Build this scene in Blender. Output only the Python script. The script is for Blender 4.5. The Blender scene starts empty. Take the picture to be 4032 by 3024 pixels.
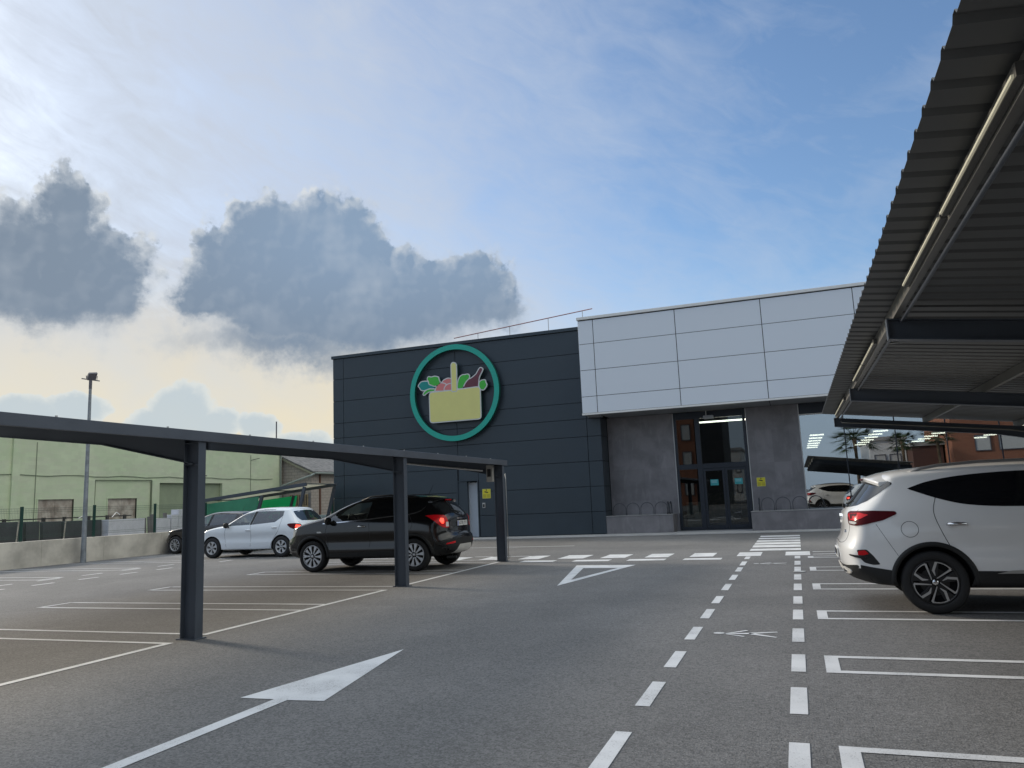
import bpy, bmesh, math, random
import numpy as np
from mathutils import Vector, Matrix, geometry
from mathutils.bvhtree import BVHTree
random.seed(7)
R = math.radians
C = bpy.context.scene.collection
scn = bpy.context.scene

# ------------------------------------------------------------------ camera
CAM_H = 1.4
cd = bpy.data.cameras.new('camera'); cam = bpy.data.objects.new('camera', cd); C.objects.link(cam)
pit, rol, yaw = R(8.696), R(-2.45), R(-19.973)
F = Vector((math.sin(yaw)*math.cos(pit), math.cos(yaw)*math.cos(pit), math.sin(pit)))
Rt = Vector((math.cos(yaw), -math.sin(yaw), 0)); Up = Rt.cross(F)
R2 = math.cos(rol)*Rt + math.sin(rol)*Up; U2 = -math.sin(rol)*Rt + math.cos(rol)*Up
M = Matrix(((R2.x, U2.x, -F.x), (R2.y, U2.y, -F.y), (R2.z, U2.z, -F.z))).to_4x4()
cam.matrix_world = Matrix.Translation((0, 0, CAM_H)) @ M
cd.sensor_width = 36; cd.lens = 2999/4032*36; cd.clip_start = 0.05; cd.clip_end = 3000
scn.camera = cam
scn.view_settings.view_transform = 'Standard'
scn.view_settings.look = 'None'
scn.view_settings.exposure = 0.45
scn.view_settings.gamma = 1.0

# ------------------------------------------------------------------ sky
SUN_AZ, SUN_EL = R(-72), R(24)
w = bpy.data.worlds.new('World'); scn.world = w; w.use_nodes = True
nt = w.node_tree; nt.nodes.clear()
class N:
    """small expression helper for shader trees"""
    def __init__(s, tree): s.t = tree
    def _in(s, n, i, v):
        if v is None: return
        if hasattr(v, 'is_output') or isinstance(v, bpy.types.NodeSocket): s.t.links.new(v, n.inputs[i])
        else: n.inputs[i].default_value = v
    def m(s, op, a, b=None, c=None, clamp=False):
        n = s.t.nodes.new('ShaderNodeMath'); n.operation = op; n.use_clamp = clamp
        s._in(n, 0, a); s._in(n, 1, b); s._in(n, 2, c); return n.outputs[0]
    def v(s, op, a, b=None):
        n = s.t.nodes.new('ShaderNodeVectorMath'); n.operation = op
        s._in(n, 0, a); s._in(n, 1, b)
        return n.outputs['Value'] if op in ('LENGTH', 'DOT_PRODUCT') else n.outputs[0]
    def mix(s, f, a, b, kind='MIX'):
        n = s.t.nodes.new('ShaderNodeMix'); n.data_type = 'RGBA'; n.blend_type = kind
        s._in(n, 0, f); s._in(n, 6, a if not isinstance(a, tuple) else (*a[:3], 1)); s._in(n, 7, b if not isinstance(b, tuple) else (*b[:3], 1))
        return n.outputs[2]
    def ramp(s, x, a, b, lo=0., hi=1., smooth=True):
        n = s.t.nodes.new('ShaderNodeMapRange'); n.interpolation_type = 'SMOOTHSTEP' if smooth else 'LINEAR'
        s._in(n, 0, x); s._in(n, 1, a); s._in(n, 2, b); s._in(n, 3, lo); s._in(n, 4, hi); return n.outputs[0]
    def noise(s, vec, scale, detail=4, rough=.5, dist=0., dims='3D'):
        n = s.t.nodes.new('ShaderNodeTexNoise'); n.noise_dimensions = dims
        if vec is not None: s.t.links.new(vec, n.inputs['Vector'])
        n.inputs['Scale'].default_value = scale; n.inputs['Detail'].default_value = detail
        n.inputs['Roughness'].default_value = rough; n.inputs['Distortion'].default_value = dist
        return n
    def comb(s, x, y, z=0.):
        n = s.t.nodes.new('ShaderNodeCombineXYZ'); s._in(n, 0, x); s._in(n, 1, y); s._in(n, 2, z); return n.outputs[0]
    def sep(s, a):
        n = s.t.nodes.new('ShaderNodeSeparateXYZ'); s._in(n, 0, a); return n.outputs
h = N(nt)
tc = nt.nodes.new('ShaderNodeTexCoord')
d = h.v('NORMALIZE', tc.outputs['Generated']); dx, dy, dz = h.sep(d)
az = h.m('MULTIPLY', h.m('ARCTAN2', dx, dy), 57.2958)
el = h.m('MULTIPLY', h.m('ARCSINE', dz), 57.2958)
P0 = h.comb(az, el)
sky = nt.nodes.new('ShaderNodeTexSky'); sky.sky_type = 'NISHITA'; sky.sun_disc = False
sky.sun_elevation = SUN_EL; sky.sun_rotation = SUN_AZ % (2*math.pi); sky.air_density = 1.0; sky.dust_density = 1.2; sky.ozone_density = 1.6
blue = h.mix(1.0, sky.outputs[0], (0.100, 0.115, 0.128), 'MULTIPLY')
# thin high veil of cirrus, thick towards the sun, thin to the right
cv = h.comb(h.m('MULTIPLY', h.m('ADD', az, h.m('MULTIPLY', el, -1.1)), .045), h.m('MULTIPLY', h.m('ADD', el, h.m('MULTIPLY', az, .35)), .12))
n1 = h.noise(cv, 1.1, 8, .60, .9).outputs[0]
n1b = h.noise(h.comb(h.m('MULTIPLY', h.m('ADD', az, h.m('MULTIPLY', el, -.8)), .10), h.m('MULTIPLY', h.m('ADD', el, h.m('MULTIPLY', az, .5)), .30)), 1.4, 6, .62, 1.2).outputs[0]
n2 = h.noise(P0, .09, 5, .55, .3).outputs[0]
veil = h.ramp(az, 6., -42.)
low = h.ramp(el, 22., 5.)
veil = h.m('ADD', h.m('MULTIPLY', veil, .85), h.m('MULTIPLY', h.m('MULTIPLY', low, .5), h.ramp(az, 60., -10.)))
veil = h.m('ADD', veil, h.m('MULTIPLY', h.m('SUBTRACT', n1, .5), .75))
veil = h.m('ADD', veil, h.m('MULTIPLY', h.m('SUBTRACT', n1b, .5), .55))
veil = h.m('MULTIPLY', h.m('ADD', veil, h.m('MULTIPLY', h.m('SUBTRACT', n2, .5), .6)), .92, clamp=True)
veil = h.m('MULTIPLY', veil, h.ramp(h.m('ABSOLUTE', h.m('ADD', az, 60.)), 140., 60.))
cream = h.m('MULTIPLY', h.ramp(el, 20., 5.), h.ramp(az, -8., -36.))
vcol = h.mix(cream, (.405, .445, .52), (.61, .55, .415))
vcol = h.mix(h.m('MULTIPLY', h.m('SUBTRACT', n2, .42), 1.6, clamp=True), vcol, (.44, .50, .58))
base = h.mix(veil, blue, vcol)
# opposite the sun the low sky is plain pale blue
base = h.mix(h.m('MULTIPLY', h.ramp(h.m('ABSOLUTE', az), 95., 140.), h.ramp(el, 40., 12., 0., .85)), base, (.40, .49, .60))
base = h.mix(h.m('MULTIPLY', h.ramp(az, 32., 60.), h.m('MULTIPLY', h.ramp(az, 165., 130.), .85)), base, (.42, .44, .45))  # unseen sky to the right greyed so the walls take less blue light
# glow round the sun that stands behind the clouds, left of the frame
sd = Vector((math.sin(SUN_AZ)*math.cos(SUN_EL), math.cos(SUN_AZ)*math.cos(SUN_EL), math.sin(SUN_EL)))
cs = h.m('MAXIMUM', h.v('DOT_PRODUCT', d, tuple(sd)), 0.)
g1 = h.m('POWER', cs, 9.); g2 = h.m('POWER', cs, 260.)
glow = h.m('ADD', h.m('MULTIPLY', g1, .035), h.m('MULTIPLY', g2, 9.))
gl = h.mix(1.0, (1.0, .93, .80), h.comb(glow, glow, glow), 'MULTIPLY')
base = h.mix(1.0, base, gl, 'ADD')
# cumulus clouds
wn = h.noise(P0, .16, 8, .62, .15)
off = h.v('MULTIPLY', h.v('SUBTRACT', wn.outputs['Color'], (.5, .5, .5)), (6.0, 5.0, 0))
wn2 = h.noise(P0, .62, 6, .6, .0)
off2 = h.v('MULTIPLY', h.v('SUBTRACT', wn2.outputs['Color'], (.5, .5, .5)), (2.2, 2.0, 0))
wn3 = h.noise(P0, 2.1, 4, .6)
off3 = h.v('MULTIPLY', h.v('SUBTRACT', wn3.outputs['Color'], (.5, .5, .5)), (.8, .8, 0))
Pw = h.v('ADD', h.v('ADD', h.v('ADD', P0, off), off2), off3)
BIG = [(-51.9, 16.1, 5.3, 3.6), (-51.0, 20.3, 1.9, 2.0), (-49.0, 15.8, 2.7, 3.4), (-54.6, 16.6, 2.6, 2.6), (-52.3, 13.9, 4.0, 1.8), (-35.6, 19.3, 4.5, 3.1), (-33.3, 18.1, 4.5, 4.1), (-38.6, 19.1, 2.7, 2.2), (-41.2, 17.7, 2.0, 2.1), (-36.6, 15.3, 6.4, 3.9), (-31.9, 15.1, 6.7, 4.0), (-27.4, 14.8, 5.3, 3.1), (-23.5, 15.4, 3.4, 2.5), (-20.6, 14.6, 2.1, 1.5), (-36.3, 11.8, 7.7, 1.6), (-42.6, 14.7, 2.0, 1.8), (-33.9, 21.0, 3.8, 1.6), (-38.6, 20.6, 2.0, 1.3), (-95, 14, 9, 4), (-120, 12, 14, 5), (150, 14, 16, 4), (60, 10, 12, 3)]
SML = [(-52.7, 6.6, 2.4, 1.3), (-50.0, 7.0, 2.0, 1.2), (-43.6, 7.0, 2.3, 1.8), (-45.2, 6.0, 2.2, 1.3), (-41.6, 5.9, 2.2, 1.3), (-38.6, 5.8, 1.7, 1.3), (-35.3, 4.6, 2.4, 1.2)]
def field(L, P):
    f = None
    for a, e, rx, ry in L:
        q = h.v('MULTIPLY', h.v('SUBTRACT', P, (a, e, 0)), (1/rx, 1/ry, 0))
        g = h.m('MULTIPLY', h.m('SUBTRACT', 1.25, h.v('LENGTH', q)), min(rx, ry)*.33+.35)
        if f is None: f = g
        else:
            n = nt.nodes.new('ShaderNodeMath'); n.operation = 'SMOOTH_MAX'; n.inputs[2].default_value = .12
            nt.links.new(f, n.inputs[0]); nt.links.new(g, n.inputs[1]); f = n.outputs[0]
    return f
fb = field(BIG, Pw)
def puffs(P, sc, sm=.35):
    n = nt.nodes.new('ShaderNodeTexVoronoi'); n.feature = 'SMOOTH_F1'; n.voronoi_dimensions = '2D'; n.inputs['Scale'].default_value = sc; n.inputs['Smoothness'].default_value = sm
    nt.links.new(P, n.inputs['Vector']); return n.outputs['Distance']
Pm = h.v('ADD', P0, h.v('MULTIPLY', off2, (.6, .6, 0)))
Ps = h.v('ADD', Pm, (-.42, .40, 0))
pa, pb = puffs(Pm, .55), puffs(Pm, 1.35)
sa, sb = puffs(Ps, .55), puffs(Ps, 1.35)
upper = h.ramp(el, 10.5, 15.5)
fb = h.m('ADD', fb, h.m('MULTIPLY', upper, h.m('ADD', h.m('MULTIPLY', h.m('SUBTRACT', .42, pa), .42), h.m('MULTIPLY', h.m('SUBTRACT', .42, pb), .20))))
soft = h.ramp(el, 18., 11., .19, 1.15)
ab = h.ramp(fb, -.03, soft)
# thin shreds hanging round the solid clouds
wisp = h.m('MULTIPLY', h.ramp(h.m('ADD', fb, h.m('MULTIPLY', h.m('SUBTRACT', wn2.outputs[0], .5), 2.2)), -.30, .45), .38)
core = h.ramp(fb, .02, .70)
inv = h.m('SUBTRACT', 1., core)
edge_sun = h.ramp(h.m('ADD', az, h.m('MULTIPLY', el, -.9)), -40., -62.)
bil = h.m('ADD', h.m('MULTIPLY', h.m('SUBTRACT', sa, pa), 1.5), h.m('MULTIPLY', h.m('SUBTRACT', sb, pb), .7))
low_n = h.noise(P0, .13, 4, .5, .6).outputs[0]
rim = h.m('MULTIPLY', inv, h.m('ADD', .18, h.m('MULTIPLY', edge_sun, .42)))
rim = h.m('ADD', rim, h.m('MULTIPLY', h.m('MULTIPLY', bil, upper), h.m('ADD', .10, h.m('MULTIPLY', inv, .75))))
rim = h.m('ADD', rim, h.m('MULTIPLY', h.ramp(low_n, .44, .72), h.m('MULTIPLY', h.ramp(el, 9., 16.), .16)), clamp=True)
dark = h.ramp(el, 20., 10.5)
ccol = h.mix(dark, (.185, .258, .36), (.150, .200, .270))
ccol = h.mix(h.ramp(az, -30., -55.), ccol, (.155, .20, .26))
ccol = h.mix(rim, ccol, (.50, .53, .56))
base = h.mix(wisp, base, h.mix(.45, ccol, (.50, .52, .53)))
base = h.mix(h.m('MULTIPLY', ab, .97), base, ccol)
fs = field(SML, h.v('ADD', P0, h.v('ADD', h.v('MULTIPLY', off, (.42, .42, 0)), h.v('MULTIPLY', off2, (.7, .7, 0)))))
asml = h.ramp(fs, .16, .26)
scol = h.mix(h.ramp(fs, .18, .55), (.52, .56, .56), (.36, .44, .50))
base = h.mix(h.m('MULTIPLY', asml, .75), base, scol)
# unseen sky overhead and to the right brightened, added fill for ground and walls
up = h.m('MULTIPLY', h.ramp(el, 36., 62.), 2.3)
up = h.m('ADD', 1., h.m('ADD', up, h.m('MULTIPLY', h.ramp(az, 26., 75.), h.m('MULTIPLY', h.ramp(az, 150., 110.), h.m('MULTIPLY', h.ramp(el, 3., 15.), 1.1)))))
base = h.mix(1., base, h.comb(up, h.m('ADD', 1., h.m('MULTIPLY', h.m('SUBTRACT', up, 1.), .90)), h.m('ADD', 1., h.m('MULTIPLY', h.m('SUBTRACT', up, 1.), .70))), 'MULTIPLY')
# below the horizon the world is earth coloured
base = h.mix(h.ramp(el, -.2, -2.), base, (.10, .10, .095))
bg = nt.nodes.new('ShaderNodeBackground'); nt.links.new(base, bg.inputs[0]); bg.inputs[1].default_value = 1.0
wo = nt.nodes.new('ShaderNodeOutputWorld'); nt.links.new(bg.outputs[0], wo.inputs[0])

# ------------------------------------------------------------------ sun
sl = bpy.data.lights.new('sun', 'SUN'); so = bpy.data.objects.new('sun', sl); C.objects.link(so)
sl.energy = 2.0; sl.angle = R(8); sl.color = (1.0, .88, .72)
so.rotation_euler = (-sd).to_track_quat('-Z', 'Y').to_euler(); so.location = sd*60

# ------------------------------------------------------------------ helpers
MATS = {}
def mat(name, col, rough=.6, metal=0., var=.0, vscale=3., bump=0., bscale=40., coat=0., spec=.5, emit=None, estr=0., col2=None, detail=5, stretch=None):
    if name in MATS: return MATS[name]
    m = bpy.data.materials.new(name); m.use_nodes = True; t = m.node_tree; b = t.nodes['Principled BSDF']
    b.inputs['Base Color'].default_value = (*col, 1); b.inputs['Roughness'].default_value = rough
    b.inputs['Metallic'].default_value = metal; b.inputs['Coat Weight'].default_value = coat
    b.inputs['Coat Roughness'].default_value = .04; b.inputs['Specular IOR Level'].default_value = spec
    if emit: b.inputs['Emission Color'].default_value = (*emit, 1); b.inputs['Emission Strength'].default_value = estr
    k = N(t); tcn = t.nodes.new('ShaderNodeTexCoord'); vec = tcn.outputs['Object']
    if stretch:
        vec = k.v('MULTIPLY', vec, stretch)
    if var > 0:
        n = k.noise(vec, vscale, detail, .6)
        f = k.ramp(n.outputs[0], .3, .7)
        c2 = col2 if col2 else tuple(c*(1-var) for c in col)
        c1 = tuple(min(1, c*(1+var*.6)) for c in col)
        t.links.new(k.mix(f, c2, c1), b.inputs['Base Color'])
        t.links.new(k.ramp(n.outputs[0], .2, .8, max(0, rough-.08), min(1, rough+.08)), b.inputs['Roughness'])
    if bump > 0:
        n = k.noise(vec, bscale, 4, .6); bn = t.nodes.new('ShaderNodeBump'); bn.inputs['Strength'].default_value = bump
        bn.inputs['Distance'].default_value = .02; t.links.new(n.outputs[0], bn.inputs['Height']); t.links.new(bn.outputs[0], b.inputs['Normal'])
    MATS[name] = m; return m
def wloc(o):
    v = Vector((0, 0, 0))
    while o is not None: v += o.location; o = o.parent
    return v
class MB:
    def __init__(s): s.v = []; s.f = []
    def add(s, vs, fs):
        n = len(s.v); s.v += [tuple(p) for p in vs]; s.f += [tuple(i+n for i in q) for q in fs]; return s
    def box(s, x0, x1, y0, y1, z0, z1):
        x0, x1 = sorted((x0, x1)); y0, y1 = sorted((y0, y1)); z0, z1 = sorted((z0, z1))
        return s.add([(x0, y0, z0), (x1, y0, z0), (x1, y1, z0), (x0, y1, z0), (x0, y0, z1), (x1, y0, z1), (x1, y1, z1), (x0, y1, z1)],
                     [(0, 3, 2, 1), (4, 5, 6, 7), (0, 1, 5, 4), (1, 2, 6, 5), (2, 3, 7, 6), (3, 0, 4, 7)])
    def tube(s, pts, r, n=10, cap=True):
        pts = [Vector(p) for p in pts]; rs = r if isinstance(r, (list, tuple)) else [r]*len(pts)
        vs = []; fs = []
        for i, p in enumerate(pts):
            a = pts[max(0, i-1)]; b = pts[min(len(pts)-1, i+1)]; t = (b-a).normalized()
            u = t.cross(Vector((0, 0, 1)));
            if u.length < 1e-3: u = t.cross(Vector((0, 1, 0)))
            u.normalize(); w_ = t.cross(u).normalized()
            for k in range(n):
                an = 2*math.pi*k/n; vs.append(p + rs[i]*(math.cos(an)*u + math.sin(an)*w_))
        for i in range(len(pts)-1):
            for k in range(n): fs.append((i*n+k, i*n+(k+1) % n, (i+1)*n+(k+1) % n, (i+1)*n+k))
        if cap: fs.append(tuple(range(n))[::-1]); fs.append(tuple(range((len(pts)-1)*n, len(pts)*n)))
        return s.add(vs, fs)
    def prism(s, poly, axis, a, b):
        """poly of 2D points extruded along axis ('x': (y,z), 'y': (x,z), 'z': (x,y)) from a to b"""
        def mk(p, t): return {'x': (t, p[0], p[1]), 'y': (p[0], t, p[1]), 'z': (p[0], p[1], t)}[axis]
        n = len(poly); vs = [mk(p, a) for p in poly]+[mk(p, b) for p in poly]
        fs = [tuple(range(n))[::-1], tuple(range(n, 2*n))]+[(i, (i+1) % n, (i+1) % n+n, i+n) for i in range(n)]
        return s.add(vs, fs)
    def mesh(s, name, off=Vector((0, 0, 0))):
        me = bpy.data.meshes.new(name); me.from_pydata([tuple(Vector(p)-off) for p in s.v], [], s.f)
        bm = bmesh.new(); bm.from_mesh(me); bmesh.ops.recalc_face_normals(bm, faces=bm.faces); bm.to_mesh(me); bm.free()
        return me
    def build(s, name, m, parent=None, smooth=False, bevel=0., world=True, sub=0):
        if parent is None:
            xs = np.array(s.v); o3 = Vector(((xs[:, 0].min()+xs[:, 0].max())/2, (xs[:, 1].min()+xs[:, 1].max())/2, xs[:, 2].min()))
        else: o3 = wloc(parent) if world else Vector((0, 0, 0))
        me = s.mesh(name, o3); o = bpy.data.objects.new(name, me); C.objects.link(o)
        if parent is None: o.location = o3
        else: o.parent = parent
        me.materials.append(m)
        if smooth:
            for p in me.polygons: p.use_smooth = True
            if smooth == 'auto': me.set_sharp_from_angle(angle=R(35))
        if bevel: b = o.modifiers.new('bevel', 'BEVEL'); b.width = bevel; b.segments = 2; b.limit_method = 'ANGLE'; b.angle_limit = R(40)
        return o
def tag(o, label=None, cat=None, group=None, kind=None):
    if label: o['label'] = label
    if cat: o['category'] = cat
    if group: o['group'] = group
    if kind: o['kind'] = kind
    return o
def empty(name, loc, label=None, cat=None, group=None, rz=0.):
    o = bpy.data.objects.new(name, None); C.objects.link(o); o.location = loc; o.rotation_euler = (0, 0, rz); o.empty_display_size = .3
    return tag(o, label, cat, group)
def copy_tree(o, parent=None):
    c = o.copy(); C.objects.link(c)
    if parent: c.parent = parent
    for ch in list(o.children): copy_tree(ch, c)
    return c
def rnd(poly, r=.03, n=4):
    """round the corners of a 2D polygon"""
    out = []; k = len(poly)
    for i in range(k):
        p = Vector(poly[i]); a = Vector(poly[i-1])-p; b = Vector(poly[(i+1) % k])-p
        ra = min(r, a.length*.45); rb = min(r, b.length*.45); A = p+a.normalized()*ra; B = p+b.normalized()*rb
        for j in range(n+1):
            t = j/n; out.append(tuple(A*(1-t)**2+p*2*t*(1-t)+B*t*t))
    return out
def text_mb(body, size, org, right, up, nrm, depth=.002, align='CENTER'):
    cu = bpy.data.curves.new('t', 'FONT'); cu.body = body; cu.size = size; cu.align_x = align; cu.align_y = 'CENTER'; cu.extrude = depth; cu.resolution_u = 3
    o = bpy.data.objects.new('t', cu); C.objects.link(o); dg = bpy.context.evaluated_depsgraph_get()
    me = bpy.data.meshes.new_from_object(o.evaluated_get(dg)); mb = MB()
    org, right, up, nrm = Vector(org), Vector(right), Vector(up), Vector(nrm)
    mb.add([org+right*v.co.x+up*v.co.y+nrm*v.co.z for v in me.vertices], [tuple(p.vertices) for p in me.polygons])
    bpy.data.objects.remove(o); bpy.data.curves.remove(cu); bpy.data.meshes.remove(me); return mb

# ------------------------------------------------------------------ materials
def asphalt_mat():
    m = bpy.data.materials.new('asphalt'); m.use_nodes = True; t = m.node_tree; b = t.nodes['Principled BSDF']; k = N(t)
    vec = t.nodes.new('ShaderNodeTexCoord').outputs['Object']
    big = k.noise(vec, .22, 5, .6, .4).outputs[0]; mid = k.noise(vec, 1.7, 5, .65).outputs[0]
    fine = k.noise(vec, 75., 3, .75).outputs[0]; fin2 = k.noise(vec, 160., 2, .8).outputs[0]
    vo = t.nodes.new('ShaderNodeTexVoronoi'); vo.inputs['Scale'].default_value = 62.; t.links.new(vec, vo.inputs['Vector'])
    spk = k.ramp(k.m('MULTIPLY', vo.outputs['Distance'], 1.), .05, .55)
    vcol_ = k.sep(vo.outputs['Color'])[0]
    c = k.mix(k.ramp(big, .35, .65), (.126, .126, .127), (.172, .170, .169))
    c = k.mix(k.m('MULTIPLY', k.ramp(mid, .3, .75), .35), c, (.110, .111, .110))
    stone = k.m('ADD', k.m('MULTIPLY', k.m('SUBTRACT', fine, .5), 1.9), k.m('MULTIPLY', k.m('SUBTRACT', vcol_, .5), .55))
    stone = k.m('ADD', 1., k.m('ADD', stone, k.m('MULTIPLY', k.m('SUBTRACT', fin2, .5), .8)))
    stone = k.m('MAXIMUM', stone, .25)
    c = k.mix(1., c, k.comb(stone, stone, stone), 'MULTIPLY')
    # warm dust where cars stand, under the shelters
    x, y, z = k.sep(vec)
    dust = k.m('MULTIPLY', k.ramp(x, -12.5, -10.5), k.ramp(x, -6.0, -7.2))
    dust2 = k.ramp(x, .3, 2.2)
    dust = k.m('MULTIPLY', k.m('MAXIMUM', dust, dust2), k.m('ADD', .25, k.m('MULTIPLY', mid, .8)), clamp=True)
    c = k.mix(k.m('MULTIPLY', dust, .8), c, k.mix(1., c, (.90, .86, .81), 'MULTIPLY'))
    # old patches and drips
    st = k.ramp(k.noise(k.v('MULTIPLY', vec, (1., .35, 1.)), 1.1, 6, .7, 1.2).outputs[0], .63, .72)
    c = k.mix(k.m('MULTIPLY', st, .28), c, (.09, .092, .094))
    cr = k.ramp(k.m('ABSOLUTE', k.m('SUBTRACT', k.noise(vec, .5, 7, .6, 1.5).outputs[0], .5)), .004, .0015)
    c = k.mix(k.m('MULTIPLY', cr, .16), c, (.05, .05, .05))
    t.links.new(c, b.inputs['Base Color'])
    b.inputs['Roughness'].default_value = .86; b.inputs['Specular IOR Level'].default_value = .35
    hgt = k.m('ADD', k.m('MULTIPLY', fine, 1.), k.m('MULTIPLY', spk, .6))
    bn = t.nodes.new('ShaderNodeBump'); bn.inputs['Strength'].default_value = .75; bn.inputs['Distance'].default_value = .006
    t.links.new(hgt, bn.inputs['Height']); t.links.new(bn.outputs[0], b.inputs['Normal'])
    return m
def paint_mat():
    m = bpy.data.materials.new('road_paint'); m.use_nodes = True; t = m.node_tree; b = t.nodes['Principled BSDF']; k = N(t)
    vec = t.nodes.new('ShaderNodeTexCoord').outputs['Object']
    fine = k.noise(vec, 85., 3, .7).outputs[0]; mid = k.noise(vec, 2.3, 4, .6).outputs[0]
    f = k.ramp(k.m('ADD', fine, k.m('MULTIPLY', k.m('SUBTRACT', mid, .5), .5)), .27, .42)
    c = k.mix(k.ramp(mid, .3, .7), (.53, .54, .55), (.65, .66, .67))
    c = k.mix(f, (.24, .24, .245), c)
    t.links.new(c, b.inputs['Base Color']); b.inputs['Roughness'].default_value = .62
    bn = t.nodes.new('ShaderNodeBump'); bn.inputs['Strength'].default_value = .4; bn.inputs['Distance'].default_value = .004
    t.links.new(fine, bn.inputs['Height']); t.links.new(bn.outputs[0], b.inputs['Normal'])
    return m
ASPH = asphalt_mat(); PAINT = paint_mat()
def tile_mat(name, c1, c2, c3):
    """cloudy ceramic slabs, each slab a little different"""
    m = bpy.data.materials.new(name); m.use_nodes = True; t = m.node_tree; b = t.nodes['Principled BSDF']; k = N(t)
    vec = t.nodes.new('ShaderNodeTexCoord').outputs['Object']
    a = k.noise(vec, 1.4, 7, .62, .5).outputs[0]; bb = k.noise(k.v('MULTIPLY', vec, (3., 3., .8)), 1.6, 6, .65, .3).outputs[0]
    x, y, z = k.sep(vec)
    cell = t.nodes.new('ShaderNodeTexWhiteNoise'); cell.noise_dimensions = '2D'
    t.links.new(k.comb(k.m('FLOOR', k.m('MULTIPLY', x, 1.69)), k.m('FLOOR', k.m('MULTIPLY', z, .84))), cell.inputs['Vector'])
    c = k.mix(k.ramp(a, .32, .68), c1, c2); c = k.mix(k.m('MULTIPLY', k.ramp(bb, .5, .72), .5), c, c3)
    v = k.m('ADD', .90, k.m('MULTIPLY', cell.outputs['Value'], .2)); c = k.mix(1., c, k.comb(v, v, v), 'MULTIPLY')
    t.links.new(c, b.inputs['Base Color']); b.inputs['Roughness'].default_value = .42
    return m
TILE = tile_mat('grey_ceramic', (.140, .134, .142), (.200, .192, .200), (.255, .247, .252))
CONC = mat('concrete', (.56, .53, .47), .9, var=.30, vscale=1.1, bump=.3, bscale=30, detail=8)
CONC2 = mat('light_concrete', (.40, .40, .395), .85, var=.15, vscale=2., bump=.2, bscale=60)
DARKP = mat('anthracite_panel', (.031, .045, .058), .38, metal=.15, var=.10, vscale=.7, detail=3)
JOINT = mat('dark_joint', (.006, .008, .012), .8)
WHITEP = mat('white_composite_panel', (.68, .73, .79), .35)
TRIM = mat('white_metal_trim', (.74, .74, .72), .4, var=.04, vscale=2.)
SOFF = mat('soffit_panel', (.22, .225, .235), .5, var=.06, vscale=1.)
STEEL = mat('slate_blue_steel', (.062, .075, .096), .45, metal=.1, var=.12, vscale=1.6)
STEEL2 = mat('slate_blue_flashing', (.088, .100, .122), .42, metal=.2, var=.1, vscale=2.)
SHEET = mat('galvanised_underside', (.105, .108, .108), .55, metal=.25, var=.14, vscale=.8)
PURL = mat('galvanised_purlin', (.21, .205, .19), .45, metal=.5, var=.15, vscale=2.)
DFRAME = mat('door_frame_metal', (.014, .020, .030), .35, metal=.2, var=.1)
GREYD = mat('grey_door_paint', (.56, .60, .64), .45, var=.05, vscale=3)
BLACKP = mat('black_plastic', (.010, .0105, .011), .6, var=.15, vscale=8.)
RUBBER = mat('tyre_rubber', (.014, .014, .015), .75, var=.25, vscale=5., bump=.15, bscale=90)
INNER = mat('car_cabin_dark', (.10, .10, .095), .8)
WELL = mat('wheel_well', (.006, .006, .007), .9)
CHROME = mat('chrome', (.75, .76, .78), .12, metal=1.)
ALU = mat('machined_alloy', (.52, .52, .52), .28, metal=.85)
ALU2 = mat('silver_alloy', (.55, .56, .58), .34, metal=.6)
RIMBLK = mat('gloss_black_rim', (.008, .008, .009), .4, coat=.15)
REDL = mat('red_lamp_glass', (.60, .008, .014), .25, coat=.15, spec=.25)
REDD = mat('dark_red_lamp_glass', (.075, .001, .004), .35, spec=.15)
REDE = mat('lit_brake_lamp', (.8, .03, .02), .2, emit=(1., .06, .03), estr=1.6, coat=.5)
CLRL = mat('clear_lamp_glass', (.62, .62, .60), .15, coat=1.)
SEAM = mat('panel_gap', (.03, .032, .035), .8)
PLATE = mat('number_plate_white', (.66, .67, .66), .4)
BLK = mat('black_lettering', (.012, .012, .014), .5)
BLUEB = mat('plate_blue_band', (.02, .08, .40), .4)
SKID = mat('satin_silver_plastic', (.62, .60, .56), .4, metal=.1)
SILV = mat('silver_plastic', (.42, .42, .41), .35, metal=.5)
def glass_mat(name, tint, refl, rough=0.0):
    m = bpy.data.materials.new(name); m.use_nodes = True; t = m.node_tree; t.nodes.clear(); k = N(t)
    tr = t.nodes.new('ShaderNodeBsdfTransparent'); tr.inputs[0].default_value = (*tint, 1)
    gl_ = t.nodes.new('ShaderNodeBsdfGlossy'); gl_.inputs[0].default_value = (.93, .97, 1, 1); gl_.inputs['Roughness'].default_value = rough
    lw = t.nodes.new('ShaderNodeLayerWeight'); lw.inputs[0].default_value = .35
    mx = t.nodes.new('ShaderNodeMixShader'); t.links.new(k.ramp(lw.outputs['Facing'], 0., 1., refl, min(1, refl+(.5 if refl > .12 else .3)), smooth=False), mx.inputs[0])
    t.links.new(tr.outputs[0], mx.inputs[1]); t.links.new(gl_.outputs[0], mx.inputs[2])
    o = t.nodes.new('ShaderNodeOutputMaterial'); t.links.new(mx.outputs[0], o.inputs[0]); MATS[name] = m; return m
STOREGLASS = glass_mat('store_glass', (.45, .48, .48), .36)
DOORGLASS = glass_mat('door_glass', (.50, .54, .54), .07)
CARGLASS = glass_mat('car_side_glass', (.74, .80, .77), .09)
PRIV = mat('privacy_glass', (.006, .007, .009), .06, spec=.55)
REARG = mat('tinted_rear_glass', (.020, .023, .026), .05, spec=.8)
def paint(name, col, flake=.0, rough=.32):
    m = mat(name, col, rough, metal=flake, coat=1., spec=.5)
    return m
WPAINT = paint('pearl_white_paint', (.80, .80, .79)); WPAINT2 = paint('solid_white_paint', (.74, .78, .82))
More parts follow.
